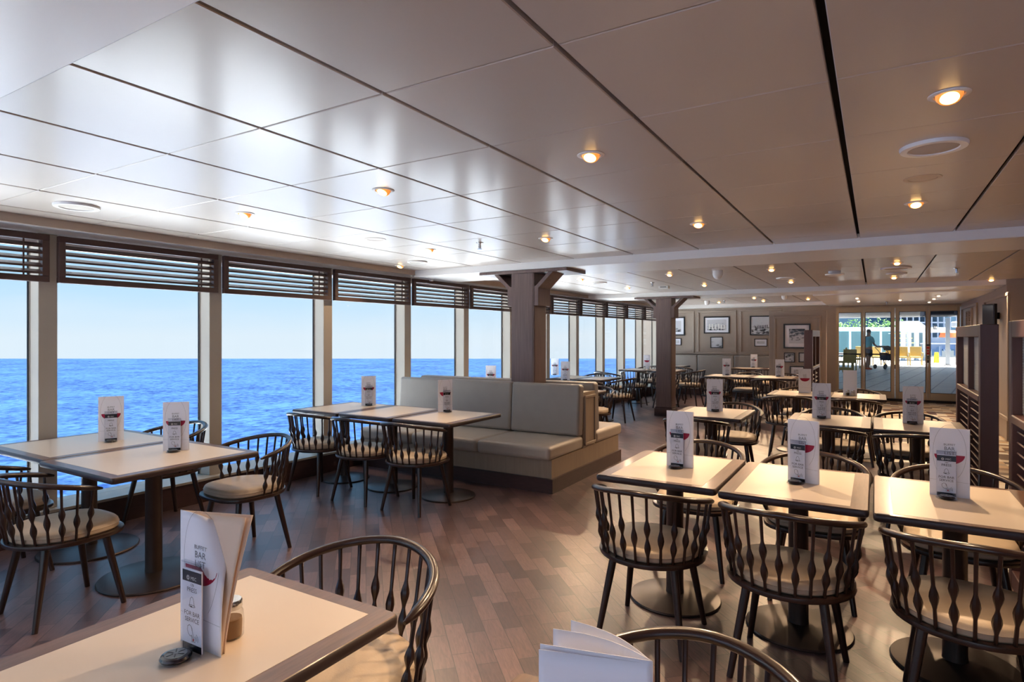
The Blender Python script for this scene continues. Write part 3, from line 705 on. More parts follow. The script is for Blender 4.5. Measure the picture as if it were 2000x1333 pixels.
def make_stand(num):
    t = thing('call_button_stand', 'x', 'sign stand')
    w, h = .036, .215
    b = MB(); b.box(-w - .002, w + .002, -.0045, -.0025, .0, h); b.box(-w - .002, w + .002, .0025, .0045, .004, h); b.box(-w - .002, w + .002, -.0045, .0045, h - .003, h)
    b.build('acrylic_holder', M_acryl, t)
    b = MB(); b.lathe([(.040, 0), (.042, .002), (.040, .005)], 32, (0, -.028)); b.build('acrylic_foot', M_acryl, t)
    b = MB(); b.box(-w, w, -.0015, .0015, .006, .198); c = b.build('label_card', M_paper, t, smooth=False)
    b = MB(); b.box(-w, w, -.0022, -.0014, .168, .194); b.box(-w, w, -.0022, -.0014, .006, .022); b.build('dark_bands', mat('label_navy', (30, 32, 44), .4), c)
    put(me_brand, 'brand_text', M_white, c, -.0026, -.002)
    b = MB()
    for k in range(12):
        a = k * PI / 6; stroke(b, [(-.014 + .0022 * math.cos(a), .1775 + .0022 * math.sin(a)), (-.014 + .0062 * math.cos(a), .1775 + .0062 * math.sin(a))], .0012)
    stroke(b, circ(-.014, .1775, .0035, .0035), .0006); me = bpy.data.meshes.new('emblem'); me.from_pydata(b.v, [], b.f); put(me, 'emblem', M_white, c, -.0026)
    put(me_label, 'label_text', M_printdk, c, -.002)
    if num: put(text_mesh([(num, 0, .158, .0095)], 'number'), 'table_number', M_printdk, c, -.002)
    b = MB(); s = .0012
    bell = [(-.011, .112), (-.0085, .1155), (-.0075, .122), (-.006, .1285), (-.003, .132), (0, .1335), (.003, .132), (.006, .1285), (.0075, .122), (.0085, .1155), (.0115, .1115)]
    stroke(b, bell, s); stroke(b, circ(0.0005, .1118, .0115, .0026), s); stroke(b, circ(-.003, .1118, .003, .002, 180, 360, 8), .003)
    hand = [(-.008, .041), (-.0145, .046), (-.0175, .054), (-.016, .062), (-.010, .066), (-.003, .0635), (.001, .058), (.001, .052), (.0045, .044), (.0075, .036), (.0055, .0345), (.003, .036), (-.001, .044), (-.001, .041), (-.003, .0405), (-.004, .043), (-.006, .0395), (-.008, .041)]
    stroke(b, hand, s); stroke(b, [(-.003, .0635), (-.001, .057), (.001, .052)], s * .8)
    stroke(b, [(-.001, .040), (-.001, .0285), (.0125, .0285), (.0125, .040), (.009, .041)], s)
    for r in (.0095, .0145): stroke(b, circ(.0085, .036, r, r, -20, 58, 10), s)
    me = bpy.data.meshes.new('icons'); me.from_pydata(b.v, [], b.f); put(me, 'icons', M_printdk, c, -.002)
    b = MB(); stroke(b, [(.003, .033), (.0085, .033)], .0055); me = bpy.data.meshes.new('dot'); me.from_pydata(b.v, [], b.f); put(me, 'button_icon', M_redb, c, -.0024)
    return t
def make_button():
    t = thing('call_button', 'x', 'call button')
    b = MB(); b.lathe([(.032, 0), (.034, .004), (.031, .009), (.026, .0105)], 32); b.build('housing', mat('button_black', (26, 18, 26), .2, coat=.5), t)
    b = MB(); b.lathe([(.024, .0105), (.024, .0112), (.005, .0118)], 24); b.build('disc', mat('button_grey', (120, 122, 126), .35, metal=.4), t)
    b = MB()
    for k in range(6): 
        a = k * PI / 3; b.box(.006, .021, -.0012, .0012, .0118, .0124, Matrix.Rotation(a, 4, 'Z'))
    b.build('emblem', M_black, t); return t
menu0 = make_menu(); m_used = [0]
stands = {}
button0 = make_button(); b_used = [0]
def menu_at(pl, pr, where, num='', hold=.42, nohold=False, hoff=.022, small=False):
    a, c = at(pl[0], pl[1], .75), at(pr[0], pr[1], .75)
    mid = (a + c) / 2; ang = math.atan2(c.y - a.y, c.x - a.x) if not small else 0.15 - math.atan2(mid.x, mid.y) * 0.35 * -1
    if small: ang = -math.atan2(mid.x, mid.y) * 0.6
    loc = (mid.x, mid.y, .7508)
    lab = 'tall white bar menu on ' + where
    g = 'bar menus on the tables'
    if not m_used[0]:
        m_used[0] = 1; menu0.location = loc; menu0.rotation_euler.z = ang; menu0['label'] = lab; menu0['group'] = g
    else: dup(menu0, loc, ang, lab, g)
    if nohold: return
    off = Matrix.Rotation(ang, 4, 'Z') @ Vector(((hold - .5) * MW, -hoff, 0)); hl = (mid.x + off.x, mid.y + off.y, .7508)
    lab = 'clear service sign stand on ' + where
    if num not in stands:
        s = make_stand(num); stands[num] = s; s.location = hl; s.rotation_euler.z = ang; s['label'] = lab; s['group'] = 'service sign stands'
    else: dup(stands[num], hl, ang, lab, 'service sign stands')
    boff = Matrix.Rotation(ang, 4, 'Z') @ Vector((0, -.034, 0)); bl = (hl[0] + boff.x, hl[1] + boff.y, .7565)
    lab = 'round black call button on ' + where
    if not b_used[0]:
        b_used[0] = 1; button0.location = bl; button0.rotation_euler.z = ang; button0['label'] = lab; button0['group'] = 'round call buttons'
    else: dup(button0, bl, ang, lab, 'round call buttons')
menu_at((1300, 909), (1355, 916), 'the left table of the right front row', '188', .46)
menu_at((1535, 937), (1602, 949), 'the middle table of the right front row', '180', .40)
menu_at((1814, 966), (1896, 976), 'the right table of the right front row', '184', .42)
menu_at((1379, 803), (1413, 804), 'the single table right of the banquette', '', .52)
menu_at((1585, 816), (1624, 818), 'the left table of the middle row', '', .5)
menu_at((1762, 827), (1805, 829), 'the right table of the middle row', '', .42)
menu_at((1410, 733), (1428, 733), 'the fourth row left table', '', .6, small=True)
menu_at((1513, 736), (1533, 736), 'the fourth row right table', '', .35, small=True)
menu_at((1465, 718.5), (1480, 718.5), 'the wall bench table near the stub wall', '', .4, small=True)
menu_at((190.5, 864), (243, 860), 'the window-side table at the far left', '', .5)
menu_at((316, 882), (370, 880), 'the left pair of tables, nearer the viewer', '', .5)
menu_at((705, 793), (735, 792), 'the leftmost banquette table', '', .5)
menu_at((854, 806), (885, 804), 'the rightmost banquette table', '', .55)
menu_at((951, 757), (966, 757), 'the table behind the banquette next to the windows', '', .5, small=True)
menu_at((1077, 733), (1090, 733), 'the left table between the two columns', '', .5, small=True)
menu_at((1096, 743), (1112, 743), 'the near edge of the tables between the two columns', '', .5, small=True)
menu_at((1560, 768), (1584, 768.5), 'the third row left table, without any sign', '', .5, True)
menu_at((1257, 721), (1270, 721), 'the table left of the far column', '', .5, True, small=True)
# blank menu seen from its back
p = at(1660, 773, .75); bm_ = make_menu('blank', 3); bm_.location = (p.x, p.y, .7508); bm_.rotation_euler.z = -.1; tag(bm_, 'blank white menu card on the third row right table behind two shakers', 'menu', 'bar menus on the tables')
# foreground open menu
t = thing('bar_menu', 'large open bar menu with curled white front cover on the bottom left table', 'menu', (0, 0, 0), 0, 'bar menus on the tables')
A = Vector((-1.462, .84)); B = Vector((-1.303, .842))
t.location = (A.x, A.y, .7508)
def sheet(parent, name, m, fn, nu=18, nv=16, th=.0012):
    V = []; Fs = []
    for j in range(nv + 1):
        for i in range(nu + 1): V.append(fn(i / nu, j / nv))
    for j in range(nv):
        for i in range(nu): k = j * (nu + 1) + i; Fs.append((k, k + 1, k + nu + 2, k + nu + 1))
    b = MB(); b.add(V, Fs); me = bpy.data.meshes.new(name); me.from_pydata(b.v, [], b.f); me.materials.append(m); me.polygons.foreach_set('use_smooth', [True] * len(me.polygons))
    o = bpy.data.objects.new(name, me); COL.objects.link(o); o.parent = parent
    s = o.modifiers.new('sol', 'SOLIDIFY'); s.thickness = th; s.offset = 1; return o
def fcover(u, v):   # curls away from the viewer near its upper right corner
    k = max(0, (u + v) - 1.15) / .85; cz = v * .322
    return (u * .158 - k * k * .062, .004 + k * k * .075 + u * .004, cz - k * k * .055)
sheet(t, 'front_cover', M_paper, fcover)
M_cream = mat('menu_cream_page', (232, 205, 180), .6)
sheet(t, 'back_cover', M_cream, lambda u, v: (u * (.150 + .022 * v), .010 + u * (.012 + .060 * v ** 1.4), v * (.319 - .004 * u)))
sheet(t, 'inner_page', M_cream, lambda u, v: (u * (.150 + .018 * v), .008 + u * (.008 + .050 * v ** 1.4), v * (.316 - .004 * u)))
b = MB()
for z in (.262, .252, .242, .19, .178, .166): stroke(b, [(0, z), (.012, z)], .0018); stroke(b, [(.017, z), (.028, z)], .0018)
me = bpy.data.meshes.new('prices'); me.from_pydata(b.v, [], b.f); o = put(me, 'price_print', M_print, t, .045, .122); o.rotation_euler.z = .42; 
def onto(me, name, m, dx, dy=-.0014):
    o = put(me.copy(), name, m, t, 0, 0)
    for v in o.data.vertices:
        x, z = v.co.x + .079 + dx, v.co.z; u, vv = x / .158, z / .322; q = fcover(u, vv); v.co = (q[0], q[1] - .0018, q[2])
    return o
onto(me_title, 'cover_title', M_print, 0); onto(me_bowl, 'wine_bowl_print', M_red, 0); onto(me_outline, 'glass_outline', M_print, 0)
s = make_stand('178'); s.location = (A.x + .083, A.y - .016, .7508); s.rotation_euler.z = .03; tag(s, 'clear acrylic PRESS FOR BAR SERVICE sign stand numbered 178 on the bottom left table', 'sign stand', 'service sign stands')
dup(button0, (A.x + .081, A.y - .055, .7565), .4, 'large round black call button in front of sign 178 at the bottom left', 'round call buttons')
# bottom centre fanned menu
t = thing('bar_menu', 'fanned open white menu booklet at the bottom centre, cut off by the frame', 'menu', (-.25, .77, .7508), 0, 'bar menus on the tables')
for k, (ang, hh) in enumerate(((197, .318), (194, .322), (176, .322), (160, .320))):
    a = math.radians(ang)
    sheet(t, ('front_cover', 'inner_page', 'inner_page', 'back_cover')[k], M_paper, lambda u, v, a=a, hh=hh, k=k: (u * .152 * math.cos(a) + .01 * math.sin(PI * u) * (1 if k > 1 else 0) * math.sin(a), u * .152 * math.sin(a) + .016 * math.sin(PI * u) * (k > 1), v * hh - .0 * u))
o = put(text_mesh([('Fro', 0, 0, .012)], 'handwriting'), 'page_text', M_printdk, t, .03, -.118, .30)
# shakers
def shaker(x, y, label, fill, s=1.0, g='glass shakers'):
    t = thing('glass_shaker', label, 'shaker', (x, y, .7508), 0, g)
    b = MB(); b.lathe([(.019 * s, 0), (.022 * s, .004 * s), (.0225 * s, .03 * s), (.021 * s, .048 * s), (.017 * s, .056 * s)], 20); b.build('jar', M_jar, t)
    b = MB(); b.lathe([(.0185 * s, .003 * s), (.0195 * s, .03 * s), (.0185 * s, .036 * s)], 16); b.build('contents', fill, t)
    b = MB(); b.lathe([(.0185 * s, .054 * s), (.0195 * s, .056 * s), (.0195 * s, .067 * s), (.018 * s, .070 * s)], 20); b.build('lid', M_chrome, t)
shaker(p.x - .025, p.y - .035, 'left glass shaker in front of the blank menu, dark contents', M_pepper)
shaker(p.x + .035, p.y - .04, 'right glass shaker in front of the blank menu, salt inside', M_salt)
q = at(1261, 723, .75); shaker(q.x - .0, q.y - .08, 'left salt shaker before the menu left of the far column', M_salt, 1.2); shaker(q.x + .1, q.y - .05, 'right salt shaker before the menu left of the far column', M_salt, 1.2)
shaker(-1.372, .918, 'amber glass condiment jar hidden behind the open menu at the bottom left', mat('amber_contents', (128, 98, 66), .6), 1.35)  # amber comes from the contents' own colour

# ------------------------------------------------------------------ ceiling fixtures
def lamp_fixture(x, y, label, on=True, z=CE, power=1.0, s=1.0):
    t = thing('downlight', label, 'ceiling light', (x, y, z + .003), 0, 'recessed downlights')
    b = MB(); n = 28
    b.loft([[(r * s * math.cos(2 * PI * j / n), r * s * math.sin(2 * PI * j / n), zz) for j in range(n)] for r, zz in ((.062, 0), (.062, -.005), (.057, -.008), (.046, -.008), (.043, 0), (.043, .002))], cap0=False, cap1=False); b.build('trim_ring', M_white, t)
    M = Matrix.Rotation(math.radians(-28), 4, 'X')
    b = MB(); b.lathe([(.040 * s, .004), (.040 * s, -.010), (.036 * s, -.018), (.030 * s, -.021)], 24, M=M); b.build('gimbal_lamp', M_bowl if on else M_chrome, t)
    if on:
        b = MB(); b.lathe([(.028 * s, -.0215), (.026 * s, -.0235), (.012 * s, -.0245)], 20, M=M); b.build('bulb_face', M_bulb, t)
        L = bpy.data.lights.new('downlight_beam', 'SPOT'); L.energy = 92 * power; L.color = (1.0, .69, .41); L.spot_size = math.radians(104); L.spot_blend = .6; L.shadow_soft_size = .022
        o = bpy.data.objects.new('downlight_beam', L); COL.objects.link(o); o.parent = t; o.location = (0, -.02, -.045); o.rotation_euler = (math.radians(-34), 0, 0)
LX, LY = [-3.6, -2.36, -1.10, .216, 1.5], [2.51, 4.45]
rown = {2.51: 'near', 4.45: 'far'}
coln = ['closest to the windows', 'second from the windows', 'third from the windows', 'fourth from the windows', 'rightmost beyond the frame']
for y in LY:
    for i, x in enumerate(LX):
        lamp_fixture(x, y, 'recessed downlight %s, in the %s row of the front bay' % (coln[i], rown[y]), power=(.25 if i < 2 else .7) if y < 3 else (.35 if i < 2 else 1.0))
lamp_fixture(-4.72, 5.3, 'small recessed downlight in the front bay corner near the windows', power=.3)
def fl(px, py): v = at(px, py, CE); return v.x, v.y
for (px, py, lab) in ((1134, 545.5, 'just right of the near column cap'), (1226, 562.5, 'small, above the middle window louvers'), (1308, 536, 'above and left of the dome camera'), (1376, 556.5, 'faint, below the dome camera'), (1507, 526, 'bright, centre of the second bay'), (1545, 550, 'just behind the bright centre one'), (1752, 513, 'bright, above the glass doors'), (1746, 541.5, 'small, behind the bright one above the doors'), (1936, 546, 'far right by the corridor wall')):
    x, y = fl(px, py); lamp_fixture(x, y, 'recessed downlight in the second ceiling bay, ' + lab, power=.55)
for (px, py, lab) in ((1473, 581.5, 'left one in the last bay'), (1491, 587.5, 'right one in the last bay'),):
    x, y = fl(px, py); lamp_fixture(x, y, 'small recessed downlight over the pictured wall, ' + lab, power=.7)
lamp_fixture(-1.25, 14.6, 'recessed downlight washing the wall corner behind the stub wall', power=.9)
lamp_fixture(-3.2, 14.9, 'recessed downlight over the wall bench behind the far column', power=.6)
M_bulb_old, M_bulb = M_bulb, mat('lamp_faint', (250, 240, 225), .5, emit=(255, 235, 210), estr=1.2)
M_bowl_old, M_bowl = M_bowl, M_white
for i, (px, py) in enumerate(((1674, 582), (1677, 588), (1758, 585.5), (1833, 577), (1824, 583), (1815, 589.5))):
    v = at(px, py, BE - .02); lamp_fixture(v.x, v.y, 'tiny downlight in the low white ceiling before the doors, ' + ('left pair, nearer', 'left pair, farther', 'middle one', 'right trio, nearest', 'right trio, middle', 'right trio, farthest')[i], z=BE - .02, power=.45)
M_bulb, M_bowl = M_bulb_old, M_bowl_old
# lamps over the part of the room behind the viewer
for (x, y) in ((-3.6, -1.4), (-1.1, -1.4), (.216, -1.4), (1.5, -1.4), (-2.36, -3.1), (.216, -3.1)): lamp_fixture(x, y, 'recessed downlight in the ceiling behind the viewer', power=.8)
def disc(px, py, r, label, name='ceiling_speaker', flatv=False, z=CE):
    v = at(px, py, z); t = thing(name, label, 'speaker' if 'speaker' in name else 'vent', (v.x, v.y, z + .003), 0, 'round ceiling speakers and vents')
    b = MB(); d = .006 if flatv else .018
    b.lathe([(r, 0), (r, -d * .6), (r * .97, -d), (r * .76, -d), (r * .74, -d * .7)], 40); b.build('rim', M_white if not flatv else M_cornice, t)
    b = MB(); b.lathe([(r * .74, -d * .7), (r * .5, -d * .95), (.01, -d * 1.05)], 32); b.build('grille', mat('grille_cloth', (190, 182, 172), .7) if not flatv else M_cornice, t)
disc(150, 402, .125, 'round white ceiling speaker near the left windows'); disc(1823, 285.5, .125, 'big round ceiling speaker at upper right'); disc(1802, 348.5, .085, 'flat round cover just below the big speaker at upper right', 'access_cover', True)
disc(733, 467.5, .09, 'flat round cover left of the sprinkler', 'access_cover', True); disc(815, 511, .11, 'round white ceiling speaker before the near column')
disc(1170, 552, .12, 'round ceiling speaker right of the near column cap'); disc(1535, 543, .13, 'round speaker in the second bay between two downlights', 'ceiling_speaker'); disc(1750, 523.5, .16, 'large oval-looking ceiling speaker above the doors'); disc(1751, 534, .12, 'second round cover above the doors', 'access_cover'); 
disc(1370, 588.5, .1, 'round cover in the last bay beside a dome', 'access_cover', True)
def sprinkler(px, py, label, z=CE):
    v = at(px, py, z); t = thing('fire_sprinkler', label, 'sprinkler', (v.x, v.y, z + .003), 0, 'fire sprinklers')
    b = MB(); b.lathe([(.035, 0), (.033, -.008), (.012, -.012), (.01, -.035)], 20); b.build('rose', M_chrome, t)
    b = MB(); b.lathe([(.008, -.035), (.006, -.055), (.022, -.06), (.022, -.062)], 16); b.box(-.014, -.011, -.003, .003, -.058, -.03); b.box(.011, .014, -.003, .003, -.058, -.03); b.build('head', M_chrome, t)
sprinkler(937, 474, 'chrome fire sprinkler hanging in the middle of the front ceiling bay'); sprinkler(1274, 552, 'chrome fire sprinkler above the far column'); sprinkler(1868, 524, 'chrome fire sprinkler at right of the second bay'); sprinkler(1732, 590, 'chrome fire sprinkler in front of the glass doors', BE - .02); sprinkler(1415, 587.5, 'small sprinkler in the last bay', CE)
def dome(px, py, r, label, name='dome_camera', cat='camera', z=CE):
    v = at(px, py, z); t = thing(name, label, cat, (v.x, v.y, z + .003), 0)
    b = MB(); b.lathe([(r, 0), (r, -r * .8), (r * .96, -r)], 28); b.build('housing', M_white, t)
    b = MB(); b.lathe([(r * .93, -r), (r * .85, -r * 1.3), (r * .6, -r * 1.62), (r * .25, -r * 1.8)], 24); b.build('dome', M_white, t)
dome(1402, 529, .062, 'white dome camera hanging in the second ceiling bay'); dome(1381, 588, .06, 'white dome camera in the last bay right of the far column'); dome(1532, 577, .055, 'white dome camera near the low white ceiling')
v = at(1630, 530, CE); t = thing('smoke_detector', 'white smoke detector with dark gap near the wide black ceiling seam', 'smoke detector', (v.x, v.y, CE + .003))
b = MB(); b.lathe([(.07, 0), (.07, -.03)], 32); b.build('base', M_white, t); b = MB(); b.lathe([(.055, -.03), (.055, -.038), (.11, -.04), (.105, -.052), (.06, -.065)], 32); b.build('cover', M_white, t)
v = at(1297, 559, CE); t = thing('alarm_box', 'small white rectangular sensor box on the second bay ceiling', 'sensor', (v.x, v.y, CE + .003)); b = MB(); b.box(-.08, .08, -.05, .05, -.05, 0); b.build('housing', M_white, t, bevel=.006)
b = MB(); b.box(-.05, .05, -.055, -.05, -.03, -.015); b.build('label_strip', M_print, t)
v = at(836, 543.5, 2.262); t = thing('alarm_sensor', 'tiny white sensor under the cornice near the near column', 'sensor', (-4.98, 6.2, 2.262)); b = MB(); b.lathe([(.03, 0), (.03, -.03), (.022, -.04)], 16); b.build('housing', M_white, t)

# ------------------------------------------------------------------ outside: sea
b = MB(); fwd = Vector((-SS, CC, 0)); rgt = Vector((CC, SS, 0)); D = 1200.0; zs = HC - D * (701 - YH) / F
P0 = rgt * -3000 + fwd * -400; P1 = rgt * 2500 + fwd * -400; P2 = rgt * 2500 + fwd * D; P3 = rgt * -3000 + fwd * D
b.add([(p.x, p.y, zs) for p in (P0, P1, P2, P3)], [(0, 1, 2, 3)]); o = b.build('sea', sea_mat(), smooth=False); tag(o, 'blue rippled sea stretching to the horizon beyond the windows', 'sea'); o['kind'] = 'structure'
b = MB(); b.box(-15.6, -6.2, -16, 30, -2.75, -2.6); struct(b.build('floor', mat('pale_blue_bounce_deck', (206, 218, 228), .5), smooth=False))  # unseen deck added below the sills to bounce sunlight up through the windows
b = MB(); b.box(-6, 8, -16, -4.32, -.1, -.02); struct(b.build('floor', mat('blue_bounce_deck', (132, 150, 188), .5), smooth=False))  # added unseen deck behind the room, bluish to bounce cool light forward
# ------------------------------------------------------------------ outside deck
def wd(px, py): v = at(px, py, 0); return v.x, v.y
b = MB(); b.box(-5.2, 14, 16.56, 52, -.06, 0); struct(b.build('floor', brick_mat('deck_tile', (205, 203, 200), (190, 190, 190), (120, 120, 124), .5, .5, .02, math.radians(8), .4), smooth=False))
b = MB(); b.box(-5.2, 14, 16.56, 36, 2.5, 2.6); struct(b.build('ceiling', M_outwhite, smooth=False))
b = MB()
for k in range(48): b.box(-5.2, 14, 16.8 + k * .4, 17.0 + k * .4, 2.44, 2.5)
struct(b.build('trim_15', mat('deck_slat', (150, 156, 160), .5), smooth=False))
b = MB(); b.box(-5.2, -5.1, 16.6, 36, 0, .25); struct(b.build('trim_16', M_outwhite))
t = thing('ceiling_duct', 'grey duct fitting under the slatted deck ceiling outside the doors', 'duct', (2.0, 27, 2.44)); b = MB(); b.box(-.5, .5, -1.2, 1.2, -.2, 0); b.build('casing', M_print, t, bevel=.03); b = MB(); b.box(-.35, .35, -1.22, -1.2, -.16, -.04); b.build('grille', M_printdk, t)
def wicker(x, y, rz, label):
    return (x, y, rz, label)
def make_wicker():
    t = thing('wicker_chair', 'x', 'chair')
    b = MB(); b.box(-.27, .27, -.27, .27, .38, .46); b.build('seat', M_deckchair, t, bevel=.01)
    b = MB(); b.box(-.25, .25, -.03, .03, 0, .52, Matrix.Translation((0, .25, .44)) @ Matrix.Rotation(math.radians(-8), 4, 'X')); b.build('backrest', M_deckchair, t, bevel=.01)
    for s in (-1, 1):
        b = MB(); b.box(s * .28 - .025, s * .28 + .025, -.26, .26, .62, .66); b.box(s * .28 - .02, s * .28 + .02, -.26, -.22, .4, .63); b.build('armrest', M_deckchair, t, bevel=.005)
        for q_ in (-1, 1):
            b = MB(); b.box(s * .25 - .02, s * .25 + .02, q_ * .24 - .02, q_ * .24 + .02, 0, .4); b.build('leg', M_deckchair, t)
    return t
wk = make_wicker(); first = True
for (px, py, rz, lab) in ((1762, 714, 0, 'left one of the pair behind the third glass door leaf'), (1789, 714, 0, 'right one of the pair behind the third glass door leaf'), (1713, 714, 15, 'beside the stroller outside the doors'), (1739, 714, -10, 'at the right edge of the second door leaf outside'), (1684, 712, 170, 'just behind the person outside'), (1668, 719, 90, 'left of the person outside'), (1655, 727, 200, 'in the dim left corner outside, farther one'), (1643, 745, 120, 'in the dim left corner outside, nearest one')):
    x, y = wd(px, py)
    if first: wk.location = (x, y, 0); wk.rotation_euler.z = math.radians(rz); wk['label'] = 'golden wicker chair ' + lab; wk['group'] = 'wicker chairs on the deck'; first = False
    else: dup(wk, (x, y, 0), math.radians(rz), 'golden wicker chair ' + lab, 'wicker chairs on the deck')
# windbreak frames with glass
def windbreak(px0, px1, d, z0, z1, label):
    t_ = (px0 - 1000) / F; a = fwd * d + rgt * (d * t_); c = fwd * d + rgt * (d * (px1 - 1000) / F); L = (c - a).length
    t = thing('glass_windbreak', label, 'windbreak', (a.x, a.y, 0), math.atan2((c - a).y, (c - a).x)); n = max(2, int(L / .95))
    b = MB(); 
    for k in range(n + 1): b.box(L * k / n - .05, L * k / n + .05, -.05, .05, 0, z1)
    b.box(0, L, -.05, .05, z1 - .12, z1); b.box(0, L, -.05, .05, z0, z0 + .1); b.box(0, L, -.05, .05, (z0 + z1) / 2 - .9, (z0 + z1) / 2 - .84); b.build('frame', M_outwhite, t)
    b = MB(); b.box(0, L, -.006, .006, z0, z1); b.build('glass', M_glass2, t, smooth=False); return t
windbreak(1600, 1750, 40, .3, 2.0, 'white framed glass windbreak behind the wicker chairs outside')
t = thing('planter', 'long white planter with green shrubs above the windbreak outside', 'planter', tuple(fwd * 44 + rgt * (44 * .55)), math.atan2(rgt.y, rgt.x))
b = MB(); b.box(-4, 6.2, -.3, .3, 1.85, 2.15); b.build('trough', M_outwhite, t); b = MB(); b.box(-4, 6.2, .1, .3, 0, 1.85); b.build('support_wall', mat('support_blue', (84, 112, 122), .5), t)
rnd = random.Random(3)
b = MB()
for k in range(420):
    x = rnd.uniform(-4, 4.5); z = 2.15 + abs(rnd.gauss(0, .28)) * (0.6 + .8 * abs(math.sin(x * 1.3))); s = rnd.uniform(.05, .13); M = Matrix.Translation((x, rnd.uniform(-.3, .3), z)) @ Matrix.Rotation(rnd.uniform(0, 6), 4, 'Z') @ Matrix.Rotation(rnd.uniform(-1, 1), 4, 'X')
    b.add([(-s, 0, 0), (0, -s * .4, s * .2), (s, 0, 0), (0, s * .4, s * .2), (0, 0, s * 1.2)], [(0, 1, 4), (1, 2, 4), (2, 3, 4), (3, 0, 4)], M)
o = b.build('foliage', M_green, t); o['kind'] = 'stuff'
# white stair structure
d0 = 37.0; px2 = lambda p_: d0 * (p_ - 1000) / F
t = thing('deck_staircase', 'white steel staircase with landing and posts outside the third door leaf', 'staircase', tuple(fwd * d0), math.atan2(rgt.y, rgt.x))
zz = lambda py: HC + (YH - py) / F * d0
b = MB()
for p_ in (1764, 1775, 1790, 1807): b.box(px2(p_) - .09, px2(p_) + .09, -.1, .1, 0, zz(648))
b.build('posts', M_outwhite, t)
b = MB(); poly = [(px2(1757), zz(628)), (px2(1775), zz(628)), (px2(1792), zz(640)), (px2(1832), zz(640)), (px2(1832), zz(650)), (px2(1786), zz(650))]
b.loft([[(x, -.9, z) for x, z in poly], [(x, .9, z) for x, z in poly]]); b.build('stringer', mat('stringer_steel', (190, 200, 208), .5), t)  # stringer a touch greyer than the white posts and steps
b = MB()
for k in range(6): b.box(px2(1775), px2(1812), .3 + k * .28, .62 + k * .28, zz(700) + k * .30, zz(700) + k * .30 + .05)
b.build('steps', M_outwhite, t)
b = MB()
for k in range(6): b.box(px2(1775), px2(1812), .29 + k * .28, .30 + k * .28, zz(700) + k * .30 + .01, zz(700) + k * .30 + .05)
b.build('nosings', M_yellow, t)
b = MB(); b.box(px2(1802), px2(1808), -1.0, -.95, zz(644), zz(637)); b.build('restroom_sign', M_black, t)
b = MB()
for q_ in (1803.5, 1806.3): b.box(px2(q_) - .02, px2(q_) + .02, -1.02, -1.0, zz(642.6), zz(639.4)); b.box(px2(q_) - .014, px2(q_) + .014, -1.02, -1.0, zz(639.2), zz(638.3))
b.build('restroom_pictogram', M_white, t)
x, y = wd(1851, 714); t = thing('deck_post', 'slim grey post standing on the deck behind the fourth door leaf', 'post', (x, y, 0)); b = MB(); b.box(-.09, .09, -.09, .09, 0, 2.44); b.build('shaft', mat('post_grey', (140, 148, 156), .5), t); b = MB(); b.box(-.14, .14, -.14, .14, 0, .04); b.build('foot', M_print, t)
b = MB(); b.lathe([(.1, 1.95), (.16, 2.0), (.16, 2.2), (.1, 2.25)], 16, (.3, 0)); b.build('lamp', M_outwhite, t)
x, y = wd(1829, 709); t = thing('wet_floor_sign', 'yellow folding caution sign outside the fourth door leaf', 'sign', (x, y, 0), .4)
for s in (-1, 1): b = MB(); b.box(-.09, .09, -.012, .012, 0, .6, Matrix.Translation((0, s * .12, 0)) @ Matrix.Rotation(math.radians(s * 10), 4, 'X')); b.build('board', M_yellow, t)
b = MB(); b.box(-.05, .05, -.16, -.15, .3, .33); b.box(-.05, .05, -.16, -.15, .22, .24); b.build('warning_print', M_black, t)
x, y = wd(1838, 713); t = thing('deck_table', 'slim high grey table by the railing behind the fourth door leaf', 'table', (x, y, 0)); b = MB(); b.box(-.9, .7, -.3, .3, 1.08, 1.12); b.build('table_top', M_outwhite, t)
for sx in (-.85, .65):
    for sy in (-.25, .25): b = MB(); b.box(sx - .02, sx + .02, sy - .02, sy + .02, 0, 1.08); b.build('leg', M_print, t)
# far white tower with stairs and orange boat
t = thing('ship_superstructure', 'white multi-level ship decks and stairs in bright sun behind the fourth door leaf', 'ship deck', tuple(fwd * 60), math.atan2(rgt.y, rgt.x))
b = MB(); w_ = lambda p_, d=60: d * (p_ - 1000) / F
for k in range(9): b.box(w_(1750), w_(1880), -.3, 2, 1.0 + k * .9, 1.12 + k * .9)
b.build('decks', M_outwhite, t); b = MB(); b.box(w_(1560), w_(1900), 2, 2.3, 0, 5.2); b.build('bulkhead', mat('bulkhead_blue_grey', (96, 128, 146), .5), t)
b = MB()
for k in range(11): b.box(w_(1756 + k * 12) - .05, w_(1756 + k * 12) + .05, -.3, -.2, 0, 9)
b.build('stanchions', M_outwhite, t)
t = thing('rescue_boat', 'white and orange rescue boat out on the sunny deck behind the fourth door leaf', 'boat', tuple(fwd * 46 + rgt * (46 * .727)), math.atan2(rgt.y, rgt.x))
b = MB(); b.loft([[(x_, y_ * w3, z_) for x_, y_, z_ in ((xx_, -.5, .9), (xx_, -.5, 1.4), (xx_, .5, 1.4), (xx_, .5, .9), (xx_, .0, .5))] for xx_, w3 in ((-1.5, .1), (-1.0, .8), (0, 1.1), (1.0, .9), (1.3, .7))]); b.build('hull', M_outwhite, t)
b = MB(); b.lathe([(.7, 1.4), (.62, 1.75), (.3, 1.95)], 16, (.1, 0)); b.build('canopy', M_orange, t)
b = MB(); b.box(-1.0, -.8, -.4, .4, 0, .75); b.box(.7, .9, -.4, .4, 0, .75); b.build('cradle', M_outwhite, t)
